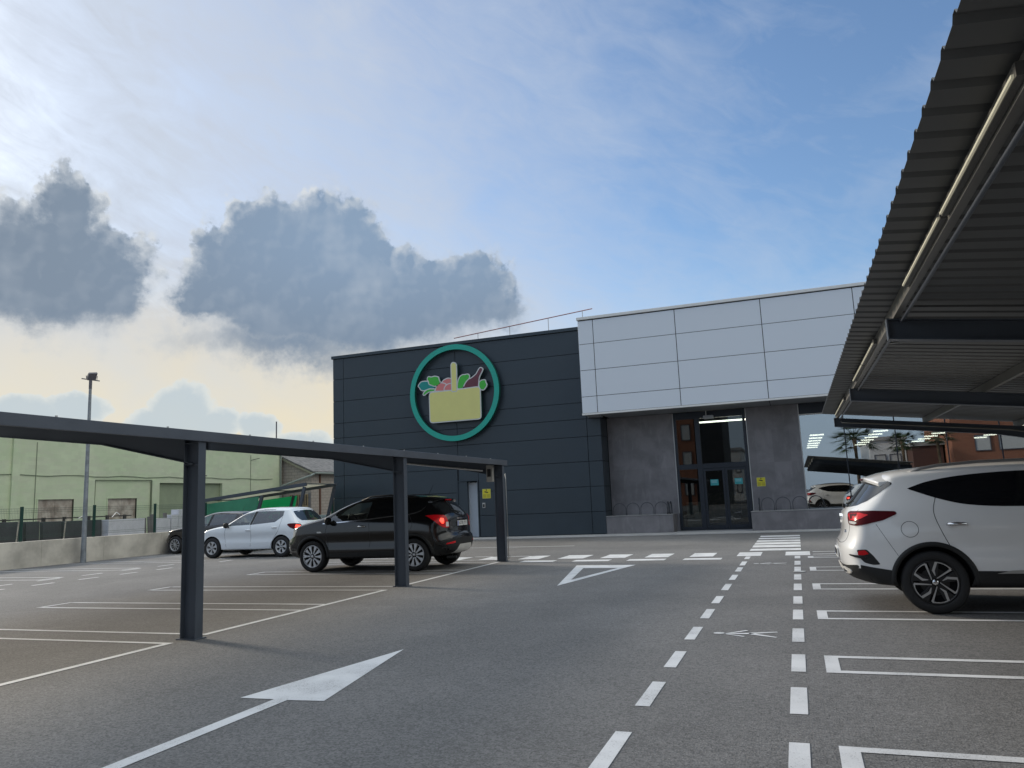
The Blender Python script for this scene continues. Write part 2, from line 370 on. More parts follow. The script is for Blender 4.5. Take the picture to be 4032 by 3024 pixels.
BPAINT = paint('black_metallic_paint', (.004, .004, .005), .0, .16); GPAINT = paint('dark_grey_metallic_paint', (.022, .020, .022), .3, .3)
BPAINT.node_tree.nodes['Principled BSDF'].inputs['Coat Weight'].default_value = .55
SPAINT = paint('silver_paint', (.5, .5, .5), .4, .3)

# ------------------------------------------------------------------ ground
g = MB(); S = 700; g.add([(-S, -S, 0), (S, -S, 0), (S, S, 0), (-S, S, 0)], [(0, 1, 2, 3)])
me = bpy.data.meshes.new('car_park_asphalt'); me.from_pydata(g.v, [], g.f); me.materials.append(ASPH)
o = bpy.data.objects.new('car_park_asphalt', me); C.objects.link(o); tag(o, kind='structure')
def marks(name, polys, z=.004, m=None):
    mb = MB()
    for p in polys: mb.add([(x, y, z) for x, y in p], [tuple(range(len(p)))])
    me = bpy.data.meshes.new(name); me.from_pydata(mb.v, [], mb.f)
    bm = bmesh.new(); bm.from_mesh(me); bmesh.ops.recalc_face_normals(bm, faces=bm.faces)
    for f_ in bm.faces:
        if f_.normal.z < 0: f_.normal_flip()
    bmesh.ops.triangulate(bm, faces=bm.faces); bm.to_mesh(me); bm.free()
    me.materials.append(m or PAINT); o = bpy.data.objects.new(name, me); C.objects.link(o); return o
def rect(x0, x1, y0, y1): return [(x0, y0), (x1, y0), (x1, y1), (x0, y1)]
# kerb strip in front of the store, a low step
kerb = MB().box(-22, 40, 26.9, 60, -.3, .02).build('store_pavement', CONC2); tag(kerb, kind='structure')
dY = [(0.3, .95), (1.55, 2.2), (2.8, 3.45), (4.05, 4.74), (5.32, 6.01), (6.51, 7.17), (7.74, 8.46), (9.03, 9.74), (10.24, 10.93), (11.58, 12.35), (12.9, 13.67), (14.22, 14.97), (15.35, 16.18), (16.76, 17.38)]
tag(marks('walkway_dashes', [rect(-.17, -.062, a, b) for a, b in dY]+[rect(-1.155, -1.055, a, b) for a, b in dY]), kind='structure')
L = []
for y0, y1 in [(-1., -.35), (1.55, 2.2), (4.08, 4.73), (6.51, 7.15), (9.07, 9.70), (11.66, 12.37), (14.25, 14.93), (16.85, 17.27)]:
    L += [rect(.085, .19, y0, y1), rect(.19, 5.1, y0, y0+.085), rect(.19, 5.1, y1-.085, y1)]
L += [rect(.2, 5., 17.72, 17.82), rect(.2, 5., 18.40, 18.5)]
EX = -6.70
for y0, y1, post in [(-3.0, -2.45, 1), (-.5, .05, 0), (1.95, 2.5, 1), (4.4, 4.95, 0), (6.86, 7.42, 1), (9.33, 9.91, 0), (11.61, 12.13, 1), (14.41, 15.0, 0), (16.87, 17.5, 1)]:
    L += [rect(-11.75, EX, y0-.035, y0+.035), rect(-11.75, EX, y1-.035, y1+.035), rect(-11.79, -11.71, y0-.035, y1+.035)]
    L += [rect(EX, EX+.09, y0-.035, y1+.035)] if not post else []
ys = [-2.41, 1.915, 2.535, 6.825, 7.455, 11.575, 12.165, 16.835, 17.535, 20.]
for a, b in zip(ys[::2], ys[1::2]): L += [rect(EX, EX+.09, a, b)] if b-a < 4.5 else []
L = [q for q in L if not (q[0][0] == EX and abs((q[1][0]-q[0][0])-.09) < 1e-6)]
for a, b in [(-2.485, 1.985), (2.465, 6.895), (7.385, 11.645), (12.095, 16.905)]: L.append(rect(EX+.0005, EX+.09, a, b))
for y in (18.45, 22.1): L.append(rect(-11.5, -6.3, y, y+.09))
for i in range(-2, 6):
    y0 = 8.8+2.37*i+4.74
    L += [rect(-22.0, -17.2, y0, y0+.07), rect(-22.0, -17.2, y0+.6, y0+.67), rect(-17.2, -17.1, y0, y0+.67)]
tag(marks('parking_bay_lines', L), kind='structure')
tag(marks('footpath_dashes', [rect(-16.98, -16.88, 12.14+1.21*i, 12.74+1.21*i) for i in range(-8, 8)]+[rect(-15.98, -15.88, 12.44+1.17*i, 12.98+1.17*i) for i in range(-8, 7)]), kind='structure')
big = [(-8.45, -7.95), (-7.45, -6.95), (-6.42, -5.9), (-5.42, -4.8), (-4.40, -3.82), (-3.37, -2.84), (-2.37, -1.86), (-1.36, -.86), (-.36, .14)]
tag(marks('crossing_blocks', [rect(a, b, 17.53, 18.54) for a, b in big]+[rect(a, b, 16.73, 17.13) for a, b in [(-4.85, -4.02), (-3.62, -2.80), (-2.41, -1.62), (-6.1, -5.3)]]), kind='structure')
tag(marks('zebra_stripes', [rect(-1.17, -.04, a, b) for a, b in [(19.0, 19.62), (20.05, 20.83), (21.1, 21.9), (22.2, 22.85), (23.35, 23.9), (24.4, 25.1)]]), kind='structure')
ar = marks('direction_arrow', [[(-3.76, 6.91), (-4.12, 4.98), (-3.82, 4.99), (-3.70, 4.99), (-3.40, 5.02)], [(-3.82, 4.99), (-3.84, 2.3), (-3.73, 2.3), (-3.70, 4.99)]])
tag(ar, 'long white direction arrow painted on the lane asphalt', 'road marking')
tr = marks('yield_triangle', [[(-3.79, 12.16), (-3.80, 13.02), (-4.15, 15.14), (-4.46, 15.76)], [(-4.46, 15.76), (-4.15, 15.14), (-3.44, 15.12), (-3.21, 15.73)], [(-3.21, 15.73), (-3.44, 15.12), (-3.80, 13.02), (-3.79, 12.16)]])
tag(tr, 'white hollow yield triangle painted on the lane before the crossing', 'road marking')
def pedestrian(yc, label):
    E_ = [(-.862+.055*math.cos(a), yc+.05*math.sin(a)) for a in [i*math.pi/6 for i in range(12)]]
    def limb(x0, y0, x1, y1, w0, w1): 
        dv = Vector((x1-x0, y1-y0)).normalized(); n = Vector((-dv.y, dv.x))
        return [(x0+n.x*w0, y0+n.y*w0), (x0-n.x*w0, y0-n.y*w0), (x1-n.x*w1, y1-n.y*w1), (x1+n.x*w1, y1+n.y*w1)]
    ps = [E_, limb(-.795, yc-.03, -.555, yc, .018, .034), limb(-.785, yc-.02, -.60, yc+.175, .014, .02), limb(-.785, yc-.05, -.61, yc-.165, .014, .018),
          limb(-.57, yc+.005, -.31, yc+.11, .034, .018), limb(-.57, yc-.005, -.31, yc-.18, .034, .016)]
    o = None; mb = []
    for i, p in enumerate(ps): mb.append(p)
    tag(marks('pedestrian_symbol', mb, z=.0045), label, 'road marking', 'pedestrian symbols on the walkway')
pedestrian(8.12, 'white walking figure painted on the near part of the dashed walkway')
pedestrian(15.72, 'white walking figure painted on the walkway close to the crossing')
tag(MB().prism(rnd([(-.19, 14.06), (-.02, 14.0), (.03, 14.1), (-.14, 14.17)], .03), 'z', .009, .014).build('paper_scrap', PLATE), 'small white scrap of paper lying on the dashed line of the walkway', 'litter')

# ------------------------------------------------------------------ supermarket
YB = 28.3; XL, XR = -18.63, -6.77
sm = empty('supermarket', (-6, 32, 0), 'dark panelled supermarket with white fascia over a grey glazed entrance', 'building')
dc = [XL, -18.10, -12.75, -7.31, XR]; dr = [.03, .86, 1.80, 2.75, 3.70, 4.38, 5.02, 5.98, 6.95, 7.86]
DX0, DX1, DZ1 = -12.80, -11.93, 2.24
core = MB()
core.box(XL+.03, DX0, YB+.03, 60, 0, 7.95).box(DX1, XR-.03, YB+.03, 60, 0, 7.95).box(DX0, DX1, YB+.03, 60, DZ1, 7.95).box(DX0, DX1, YB+.35, 60, 0, DZ1)
core.build('wall_core', JOINT, sm)
pn = MB(); G = .009
for i in range(4):
    for j in range(9):
        x0, x1, z0, z1 = dc[i]+G, dc[i+1]-G, dr[j]+G, dr[j+1]-G
        if x0 < DX1 and x1 > DX0 and z0 < DZ1:   # leave the service door free
            if i == 1: x1 = min(x1, DX0)
            elif z1 > DZ1:
                pn.box(DX0+.06, DX1+.05, YB-.0, YB+.029, DZ1+.03, z1); x0 = DX1+.06
            else: x0 = DX1+.06
            if x1 <= x0: continue
        pn.box(x0, x1, YB, YB+.029, z0, z1)
for j in range(9):   # flank next to the entrance
    z0, z1 = dr[j]+G, dr[j+1]-G
    if z0 < 4.4: pn.box(XR-.03, XR, YB+.03+G, 29.28, z0, min(z1, 4.42))
for j in range(9): pn.box(XL, XL+.029, YB+.04, 59.9, dr[j]+G, dr[j+1]-G)
pn.build('wall_panels', DARKP, sm, bevel=.004)
MB().box(XL-.05, -7.24, YB-.06, YB+.30, 7.87, 8.0).box(XL-.05, XL+.3, YB+.301, 60, 7.87, 8.0).build('parapet_cap', DARKP, sm, bevel=.006)
MB().box(XL, XR, YB-.012, YB+.02, .0, .028).build('base_rail', DFRAME, sm)
# fascia
FX0, FX1, FY = -7.25, 30., 27.5
fc = [FX0, -6.66, -3.60, -.62, 2.36, 5.34, 8.32, 11.3, 14.3, 17.3, 20.3, 23.3, FX1]; fr = [4.50, 5.12, 6.12, 7.12, 8.03]
MB().box(FX0+.03, FX1, FY+.03, YB-.07, 4.47, 8.06).box(FX0+.6, FX1, YB+.0, 60, 4.47, 8.06).build('fascia_core', JOINT, sm)
fp = MB()
for i in range(len(fc)-1):
    for j in range(4): fp.box(fc[i]+.012, fc[i+1]-.012, FY, FY+.029, fr[j]+.009, fr[j+1]-.009)
for j in range(4): fp.box(FX0, FX0+.029, FY+.04, YB-.075, fr[j]+.009, fr[j+1]-.009)
fp.build('fascia_panels', WHITEP, sm, bevel=.004)
MB().box(FX0-.03, FX1, FY-.04, YB-.065, 8.062, 8.17).box(FX0+.56, FX1, YB-.06, 60, 8.062, 8.17).build('fascia_cap', TRIM, sm, bevel=.008)
MB().box(FX0-.01, FX1, FY-.012, FY+.06, 4.43, 4.498).build('fascia_drip_edge', TRIM, sm, bevel=.005)
sf = MB()
for i in range(1, len(fc)-1): sf.box(fc[i]+.012, fc[i+1]-.012, FY+.065, 29.4, 4.44, 4.465)
sf.box(FX0+.03, fc[1]-.012, FY+.065, YB-.08, 4.44, 4.465)
sf.build('soffit', SOFF, sm)
MB().box(FX0+.12, FX0+.62, YB-.5, YB-.1, 4.38, 4.438).build('soffit_box', SOFF, sm)
# entrance walls, 29.3
YW = 29.3
ew = MB()
ew.box(XR+.01, -4.20, YW, YW+.3, .0, 4.43).box(-1.53, .30, YW, YW+.3, .0, 4.43).box(.30, 13.9, YW+.02, YW+.3, 0, .64).box(13.9, 30, YW, YW+.3, 0, 4.43)
ew.build('entrance_wall', TILE, sm, bevel=.004)
for tx_, ty_ in ((-4.2, .1), (-1.53, .1), (.30, .02)): MB().box(tx_-.015, tx_+.015, YW-.012, YW+ty_, .66, 4.42).build('corner_trim', SILV, sm)
MB().box(-6.86, -4.30, 28.33, YW-.002, 0.02, .655).build('plinth', TILE, sm, bevel=.006)
MB().box(-1.56, 14., 28.0, YW-.002, 0.02, .66).build('plinth', TILE, sm, bevel=.006)
MB().box(-6.87, -4.29, 28.31, YW-.004, .656, .672).box(-1.57, 14., 27.985, YW-.004, .661, .676).build('plinth_coping', SILV, sm)
# roof and rear of the entrance hall, floor and interior walls seen through the glass
MB().box(-6.7, 30, 45.0, 45.3, .02, 4.4).box(-6.74, -6.5, 29.7, 45, .02, 4.4).build('interior_wall', mat('interior_dark_wall', (.10, .095, .09), .8, var=.3, vscale=.8), sm)
MB().box(-6.5, 30, 29.62, 45, .021, .03).build('interior_floor', mat('interior_floor', (.16, .155, .15), .35, var=.1), sm)
MB().box(-6.5, 30, 29.62, 45, 4.30, 4.42).build('interior_ceiling', mat('interior_ceiling', (.03, .03, .03), .9), sm)
# shelves and displays inside
sh = MB()
for i in range(14):
    x = -3.8+i*1.7; hh = random.uniform(1.1, 1.9)
    sh.box(x, x+1.1, 34+random.uniform(0, 5), 35.2+random.uniform(4, 6), .03, hh)
tag(sh.build('display_shelves', mat('shelf_stock', (.16, .15, .12), .7, var=.7, vscale=6., col2=(.05, .09, .08))), 'rows of stocked shelves behind the shop windows', 'shelves', kind='stuff')
# door frame: X -4.18 .. -1.55
fr_ = MB(); Y0, Y1 = YW-.03, YW+.09
fr_.box(-4.18, -4.08, Y0, Y1, .03, 4.42).box(-1.66, -1.56, Y0, Y1, .03, 4.42).box(-4.08, -1.66, Y0, Y1, 4.16, 4.42).box(-3.40, -3.22, Y0, Y1, .03, 4.16)
fr_.box(-4.08, -3.40, Y0, Y1, 2.27, 2.46).box(-3.22, -1.66, Y0, Y1, 2.27, 2.46).box(-4.08, -3.40, Y0, Y1, .03, .14).box(-3.22, -1.66, Y0, Y1, .03, .06)
door = fr_.build('entrance_door_frame', DFRAME, sm, bevel=.006)
def leaf(x0, x1):
    b = .085; m = MB(); y0, y1 = YW-.012, YW+.05
    m.box(x0, x0+b, y0, y1, .065, 2.265).box(x1-b, x1, y0, y1, .065, 2.265).box(x0+b, x1-b, y0, y1, 2.18, 2.265).box(x0+b, x1-b, y0, y1, .065, .20).box(x0+b, x1-b, y0+.01, y1-.01, .235, .26)
    o = m.build('door_leaf', DFRAME, sm, bevel=.004)
    MB().box(x0+b+.001, x1-b-.001, YW+.012, YW+.024, .201, 2.179).build('pane', DOORGLASS, o)
leaf(-3.215, -2.445); leaf(-2.435, -1.665)
for (x0, x1, z0, z1) in [(-4.078, -3.402, .142, 2.268), (-4.078, -3.402, 2.462, 4.158), (-3.218, -1.662, 2.462, 4.158)]:
    MB().box(x0, x1, YW+.012, YW+.024, z0, z1).build('pane', DOORGLASS, door)
MB().box(-4.0, -3.5, YW+.6, YW+1.2, .03, 1.05).build('leaflet_stand', mat('cream_board', (.42, .42, .36), .7), sm)
# shop window band
mull = [.30, 1.76, 3.37, 4.92, 6.50, 8.05, 9.6, 11.15, 12.7, 13.9]
wf = MB(); wf.box(.30, 13.9, YW+.03, YW+.10, .665, .70).box(.30, 13.9, YW+.0, YW+.10, 4.0, 4.06).box(.32, 13.9, YW+.05, YW+.10, 4.06, 4.43)
for x in mull: wf.box(x-.018, x+.018, YW+.022, YW+.10, .70, 4.0)
win = wf.build('shop_window', DFRAME, sm)
for a, b in zip(mull[:-1], mull[1:]): MB().box(a+.019, b-.019, YW+.04, YW+.052, .701, 3.999).build('pane', STOREGLASS, win)
MB().box(.30, 13.9, YW-.03, YW-.001, 4.005, 4.035).build('window_head_trim', TRIM, sm)
# service door in the dark wall
sd_ = MB().box(-12.40, -11.96, YB+.28, YB+.33, .03, DZ1-.05).box(-12.78, -12.40, YB+.20, YB+.33, .03, DZ1-.02).build('service_door', GREYD, sm, bevel=.004)
MB().box(-12.81, -12.40, YB+.02, YB+.19, .03, DZ1-.01).build('door_reveal', DARKP, sm)
MB().box(-12.81, -12.79, YB-.02, YB+.3, .03, DZ1).box(-11.94, -11.90, YB-.02, YB+.3, .03, DZ1+.03).box(-12.81, -11.94, YB-.02, YB+.3, DZ1, DZ1+.03).build('service_door_frame', DARKP, sm)
# roof railing
ry = 31.5
rl = MB().tube([(-14.2, ry, 8.92), (-7.6, ry, 9.48)], .022, 8)
tag(rl.build('roof_rail', mat('red_safety_paint', (.42, .20, .19), .5)), 'thin red safety rail rising above the dark parapet', 'railing')
rp = bpy.data.objects['roof_rail']
for x in (-13.0, -11.45, -9.62, -8.05):
    MB().tube([(x, ry, 8.0), (x, ry, 8.92+(x+14.2)*.0848)], .016, 8).build('post', mat('galvanised_steel', (.42, .43, .44), .4, metal=.6), rp)
# lamps inside the store
TUBE = mat('lit_shop_tube', (1, 1, .9), .5, emit=(1., .95, .78), estr=6.)
def shop_tube(x, y, z, l, label, along='y'):
    m = MB().box(x-.05, x+.05, y-l/2, y+l/2, z, z+.05) if along == 'y' else MB().box(x-l/2, x+l/2, y-.05, y+.05, z, z+.05)
    o = m.build('ceiling_lamp', TUBE); tag(o, label, 'lamp', 'lit tube lamps on the shop ceiling'); return o
shop_tube(-2.4, YW+.45, 4.02, 1.7, 'long lit tube lamp just behind the glass over the entrance doors', 'x')
base_l = None
for x in (.9, 3.1, 5.6, 8.2):
    for j in range(6):
        if base_l is None: base_l = shop_tube(x, 31.2, 3.35, .5, 'short lit lamp in the rows hanging from the dark shop ceiling', 'x'); continue
        c = base_l.copy(); C.objects.link(c); c.location = base_l.location + Vector((x-.9, j*1.9, 0))
# plinth hoops
hoopmat = mat('dark_rack_steel', (.06, .065, .075), .4, metal=.4)
def hoop(x0, x1, y, r=.014, edge=False):
    mb = MB(); pts = []; cx = (x0+x1)/2; rr = (x1-x0)/2; zt = 1.12
    for i in range(13):
        a = math.pi*i/12
        pts.append((cx-rr*math.cos(a), y, zt-rr+rr*math.sin(a)) if not edge else (cx, y-.2*math.cos(a), zt-.2+.2*math.sin(a)))
    if edge: pts = [(cx, y-.2, .675)]+pts+[(cx, y+.2, .675)]
    else: pts = [(x0, y, .675)]+pts+[(x1, y, .675)]
    return mb.tube(pts, r, 8)
k_ = 0
for x0, x1, e, lb in [(-6.58, -6.10, 0, 'steel hoop on the left plinth nearest the dark wall'), (-6.07, -5.59, 0, 'second steel hoop from the dark wall on the left plinth'), (-5.54, -5.06, 0, 'third steel hoop from the dark wall on the left plinth'), (-5.01, -4.53, 0, 'fourth steel hoop from the dark wall on the left plinth'),
                   (-4.54, -4.50, 1, 'edge-on steel hoop just right of the fourth hoop on the left plinth'), (-4.44, -4.40, 1, 'edge-on steel hoop at the door end of the left plinth'),
                   (-1.32, -1.27, 1, 'edge-on steel hoop at the door end of the right plinth'), (-1.22, -.80, 0, 'steel hoop on the right plinth below the yellow camera notice'), (-.74, -.26, 0, 'second full steel hoop on the right plinth'), (-.18, .29, 0, 'steel hoop on the right plinth at the left end of the shop window'), (.36, .84, 0, 'steel hoop on the right plinth in front of the first window pane')]:
    o = hoop(x0, x1, 28.75, .011 if not e else .02, bool(e)).build('rack_hoop', hoopmat, smooth=True); tag(o, lb, 'rack', 'steel hoops standing on the plinths')
# camera notices
YEL = mat('yellow_notice', (.62, .55, .03), .5, var=.04); YELB = mat('pale_notice_border', (.62, .60, .25), .5); YELT = mat('notice_small_print', (.34, .31, .03), .6)
def notice(x0, x1, z0, z1, y, label):
    root = MB().box(x0, x1, y-.012, y, z0, z1).build('camera_notice', YEL); tag(root, label, 'sign', 'yellow camera notices')
    w_, h_ = x1-x0, z1-z0
    P_ = lambda u, v: (x0+u*w_, z0+v*h_)
    m = MB()
    m.prism([P_(.40, .95), P_(.60, .95), P_(.54, .90), P_(.52, .78), P_(.48, .78), P_(.46, .90)], 'y', y-.016, y-.0121)
    m.prism([P_(.26, .76), P_(.60, .70), P_(.72, .64), P_(.70, .58), P_(.62, .57), P_(.52, .60), P_(.27, .66)], 'y', y-.0165, y-.0122)
    m.build('camera_pictogram', BLK, root)
    m = MB()
    for j in range(6):
        for c in (0, 1): m.box(*sorted((x0+w_*(.07+.47*c), x0+w_*(.45+.47*c))), y-.0135, y-.0121, z0+h_*(.08+.065*j), z0+h_*(.115+.065*j))
    m.build('small_print', YELT, root)
    b_ = .008
    MB().box(x0, x1, y-.014, y-.0121, z0, z0+b_).box(x0, x1, y-.014, y-.0121, z1-b_, z1).box(x0, x0+b_, y-.014, y-.0121, z0+b_, z1-b_).box(x1-b_, x1, y-.014, y-.0121, z0+b_, z1-b_).build('border', YELB, root)
notice(-1.34, -1.04, 1.53, 1.85, YW-.001, 'yellow square camera notice on the grey wall right of the entrance')
notice(-11.73, -11.38, 1.53, 1.90, YB-.001, 'yellow square camera notice on the dark wall beside the grey service door')
ic = MB().box(-11.74, -11.62, YB-.035, YB-.001, 1.16, 1.36).build('intercom', SILV, bevel=.006); tag(ic, 'small silver intercom box under the yellow notice by the service door', 'intercom')
MB().box(-11.715, -11.645, YB-.039, YB-.0355, 1.19, 1.31).build('speaker_panel', BLACKP, ic)
sc = MB().box(-3.02, -2.66, YW-.42, YW-.12, 4.10, 4.22).build('entrance_sensor', mat('light_grey_plastic', (.33, .34, .36), .5), bevel=.02); tag(sc, 'light grey box sensor hanging above the entrance doors', 'sensor')
MB().tube([(-2.92, YW-.27, 4.22), (-2.92, YW-.27, 4.44)], .02, 8).build('bracket', SILV, sc)
TEAL = mat('teal_sticker', (.03, .30, .32), .4, var=.15, vscale=8.); PALE = mat('sticker_print', (.30, .50, .55), .5)
def sticker(x0, x1, z0, z1, label):
    root = MB().box(x0, x1, YW+.0085, YW+.0115, z0, z1).build('door_sticker', TEAL); tag(root, label, 'sticker', 'teal stickers on the entrance doors')
    m = MB(); random.seed(3)
    for j in range(3):
        m.box(x0+.03, x1-random.uniform(.03, .09), YW+.007, YW+.0083, z1-.05-.035*j, z1-.035-.035*j)
    m.build('sticker_lettering', PALE, root)
sticker(-2.98, -2.69, 1.64, 1.86, 'teal rectangular sticker on the glass of the left door leaf')
sticker(-2.11, -1.83, 1.65, 1.87, 'teal rectangular sticker on the glass of the right door leaf')

# basket sign
BX, BZ = -12.77, 5.90
sg = empty('basket_sign', (BX, YB, BZ), 'round sign of a yellow food basket inside a green ring on the dark wall', 'sign')
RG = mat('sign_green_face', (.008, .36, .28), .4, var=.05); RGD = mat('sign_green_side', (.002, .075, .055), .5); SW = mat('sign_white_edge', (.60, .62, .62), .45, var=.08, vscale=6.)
def ring(r0, r1, y0, y1, n=96):
    m = MB(); vs = []; cx, cz = BX+.045, BZ-.045
    for i in range(n):
        a = 2*math.pi*i/n; c, s_ = math.cos(a), math.sin(a)
        vs += [(cx+r1*c, y0, cz+r1*s_), (cx+r0*c, y0, cz+r0*s_), (cx+r0*c, y1, cz+r0*s_), (cx+r1*c, y1, cz+r1*s_)]
    fs = []
    for i in range(n):
        j = (i+1) % n
        for k in range(4): fs.append((4*i+k, 4*j+k, 4*j+(k+1) % 4, 4*i+(k+1) % 4))
    return m.add(vs, fs)
rg = ring(1.775, 1.985, YB-.285, YB-.281).build('ring', RG, sg); ring(1.772, 1.988, YB-.280, YB-.13).build('ring_side', RGD, rg)
def offs(poly, d_):
    n = len(poly); A = sum(poly[i][0]*poly[(i+1) % n][1]-poly[(i+1) % n][0]*poly[i][1] for i in range(n)); s_ = 1 if A > 0 else -1; out = []
    for i in range(n):
        p = Vector(poly[i]); a = (p-Vector(poly[i-1])).normalized(); b = (Vector(poly[(i+1) % n])-p).normalized()
        na = Vector((a.y, -a.x))*s_; nb = Vector((b.y, -b.x))*s_; m_ = (na+nb)
        if m_.length < 1e-4: m_ = na
        m_.normalize(); out.append(tuple(p+m_*d_/max(.5, m_.dot(na))))
    return out
LG = [('leaf', [(-1.13, .66), (-1.08, .72), (-.94, .68), (-.8, .71), (-.62, .66), (-.59, .53), (-.54, .42), (-.61, .31), (-.8, .27), (-.97, .34), (-1.08, .4), (-1.07, .5), (-1.15, .58)], (.05, .44, .045), 2),
      ('leaf', [(-1.58, .35), (-1.5, .46), (-1.44, .52), (-1.32, .54), (-1.12, .53), (-1.04, .37), (-.76, .25), (-.82, .19), (-1.1, .18), (-1.33, .13), (-1.46, .19), (-1.5, .28)], (.0, .25, .23), 1),
      ('stem', [(-.78, .17), (-1.03, .2), (-1.19, .16), (-1.31, .07), (-1.36, -.02), (-1.3, -.06), (-1.23, -.03), (-1.1, .06), (-.8, .08)], (.05, .44, .045), 3),
      ('tomato', [(-.54, .37), (-.39, .51), (-.22, .57), (-.03, .54), (-.04, .04), (-.55, .08)], (.66, .20, .20), 1),
      ('tomato', [(-.79, .07), (-.76, .2), (-.69, .32), (-.58, .39), (-.46, .4), (-.34, .36), (-.26, .3), (-.19, .15), (-.2, .04)], (.66, .20, .20), 2),
      ('tomato', [(-.39, .07), (-.37, .18), (-.29, .28), (-.17, .33), (-.03, .34), (-.04, .04)], (.66, .20, .20), 3),
      ('leaf', [(.21, .08), (.23, .33), (.27, .47), (.34, .59), (.46, .65), (.58, .64), (.67, .66), (.74, .63), (.78, .55), (.74, .45), (.63, .37), (.53, .24), (.44, .07)], (.05, .44, .045), 1),
      ('bottle', [(1.19, .82), (1.24, .87), (1.31, .85), (1.37, .79), (1.35, .73), (1.21, .5), (1.17, .37), (1.14, .06), (.44, .07), (.58, .3), (.7, .42), (.87, .49), (1.05, .61), (1.12, .72)], (.13, .03, .05), 2),
      ('leaf', [(1.16, .24), (1.24, .33), (1.32, .35), (1.45, .35), (1.47, .23), (1.52, .13), (1.47, .04), (1.38, -.06), (1.29, -.07), (1.17, .02)], (.05, .44, .045), 1),
      ('handle', [(-.04, .89), (-.04, 1.1), (.01, 1.18), (.08, 1.19), (.17, 1.16), (.21, 1.08), (.21, .87), (.2, -.02), (-.04, -.02)], (.70, .67, .24), 5),
      ('basket', [(-1.06, -.08), (-1.03, 0), (-.96, .04), (.08, .05), (1.06, .09), (1.16, .07), (1.22, -.01), (1.21, -1.11), (1.19, -1.19), (1.11, -1.22), (.03, -1.22), (-.93, -1.22), (-1.02, -1.19), (-1.05, -1.11)], (.70, .67, .24), 4)]
for nm, poly, col, lay in LG:
    pl = offs(rnd(poly, .05, 3), -.022); yf = YB-.26-.006*lay
    m_ = mat('sign_face_%02d%02d%02d' % tuple(int(c*99) for c in col), col, .45, var=.03, vscale=2.)
    face = MB().prism([(BX+a, BZ+b) for a, b in pl], 'y', yf-.004, yf).build(nm, m_, sg)
    MB().prism([(BX+a, BZ+b) for a, b in offs(pl, .042)], 'y', yf+.0005, yf+.028).build('white_edge', SW, face)
    MB().prism([(BX+a, BZ+b) for a, b in offs(pl, .028)], 'y', yf+.029, YB-.12).build('return', RGD, face)

# ------------------------------------------------------------------ car shelters
def beam_poly(sgn, x0):
    """web outline (X,Z); x0 is the outer post face, the beam runs to sgn"""
    return [(x0+sgn*q, z) for q, z in [(0.02, 1.97), (1.52, 2.305), (4.42, 2.66), (4.42, 2.82), (0.02, 2.275)]]
def shelter(name, sgn, x0, ya, yb, posts, label, PH=.115):
    root = empty(name, (x0, (ya+yb)/2, 0), label, 'car shelter', 'open car shelters over the parking bays')
    X = lambda q: x0+sgn*q
    for y in posts:
        m = MB(); a, b = sorted((X(0), X(.22)))
        m.box(a, a+.012, y-.06, y+.06, .0, 2.27).box(b-.012, b, y-.06, y+.06, .0, 2.27).box(a+.012, b-.012, y-.005, y+.005, .0, 2.27)
        for z in (1.97, 2.22): m.box(a+.012, b-.012, y-.055, y+.055, z, z+.012)
        m.box(a-.03, b+.03, y-.09, y+.09, .0, .012)
        m.build('post', STEEL, root, bevel=.003)
        bp = beam_poly(sgn, x0); m = MB().prism(bp, 'y', y-.006, y+.006)
        for i in ((0, 1), (1, 2), (3, 4)):
            p, q = bp[i[0]], bp[i[1]]; up = .0 if i[0] == 3 else -.0
            dz = -.012 if i[0] != 3 else .0
            m.prism([(p[0], p[1]+dz), (q[0], q[1]+dz), (q[0], q[1]+dz+.012), (p[0], p[1]+dz+.012)], 'y', y-.055, y+.055)
        e0 = sorted((X(4.42), X(4.432))); m.box(e0[0], e0[1], y-.055, y+.055, 2.648, 2.832)
        m.build('beam', STEEL, root)
    SL = .1235
    zt = lambda q: 2.275+.012+SL*q
    for q in (.08, 1.1, 2.7, 4.355):
        m = MB(); a, b = sorted((X(q-.025), X(q+.025)))
        m.box(a, a+.004, ya, yb, zt(q), zt(q)+PH).box(a+.004, b, ya, yb, zt(q), zt(q)+.004).box(a+.004, b, ya, yb, zt(q)+PH-.004, zt(q)+PH)
        m.box(b-.004, b, ya, yb, zt(q)+.004, zt(q)+.02) if False else None
        m.build('purlin', PURL if sgn < 0 and x0 > 0 else STEEL, root)
    # trapezoidal sheet
    p = .235; n = int((yb-ya)/p); vs = []; fs = []
    prof = [(0, 0), (.155, 0), (.178, .026), (.212, .026)]
    qs = [-.06 if x0 > 0 else .01, 1.5, 3.1, 4.642]
    for i in range(n+1):
        for dy, dzz in (prof if i < n else prof[:2]):
            for q in qs: vs.append((X(q), ya+i*p+dy, zt(q)+PH+.002+dzz))
    rows = len(vs)//4
    for r in range(rows-1):
        for c in range(3): fs.append((r*4+c, r*4+c+1, (r+1)*4+c+1, (r+1)*4+c))
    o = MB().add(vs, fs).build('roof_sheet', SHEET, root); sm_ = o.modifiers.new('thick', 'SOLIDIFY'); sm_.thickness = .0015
    return root, X, zt
lsh, LX, lz = shelter('car_shelter', -1, -6.50, -4.2, 17.20, [-2.85, 2.13, 7.15, 12.14, 17.02], 'slate grey monopitch car shelter left of the lane with three slender posts in view', .03)
MB().box(-6.495, -6.465, -4.25, 17.22, 2.24, 2.36).box(-6.60, -6.495, -4.25, 17.22, 2.352, 2.36).build('edge_flashing', STEEL2, lsh, bevel=.004)
MB().prism([(-11.15, 2.88), (-6.50, 2.31), (-6.50, 2.35), (-11.15, 2.92)], 'y', 17.225, 17.24).build('end_trim', STEEL2, lsh)
m = MB()
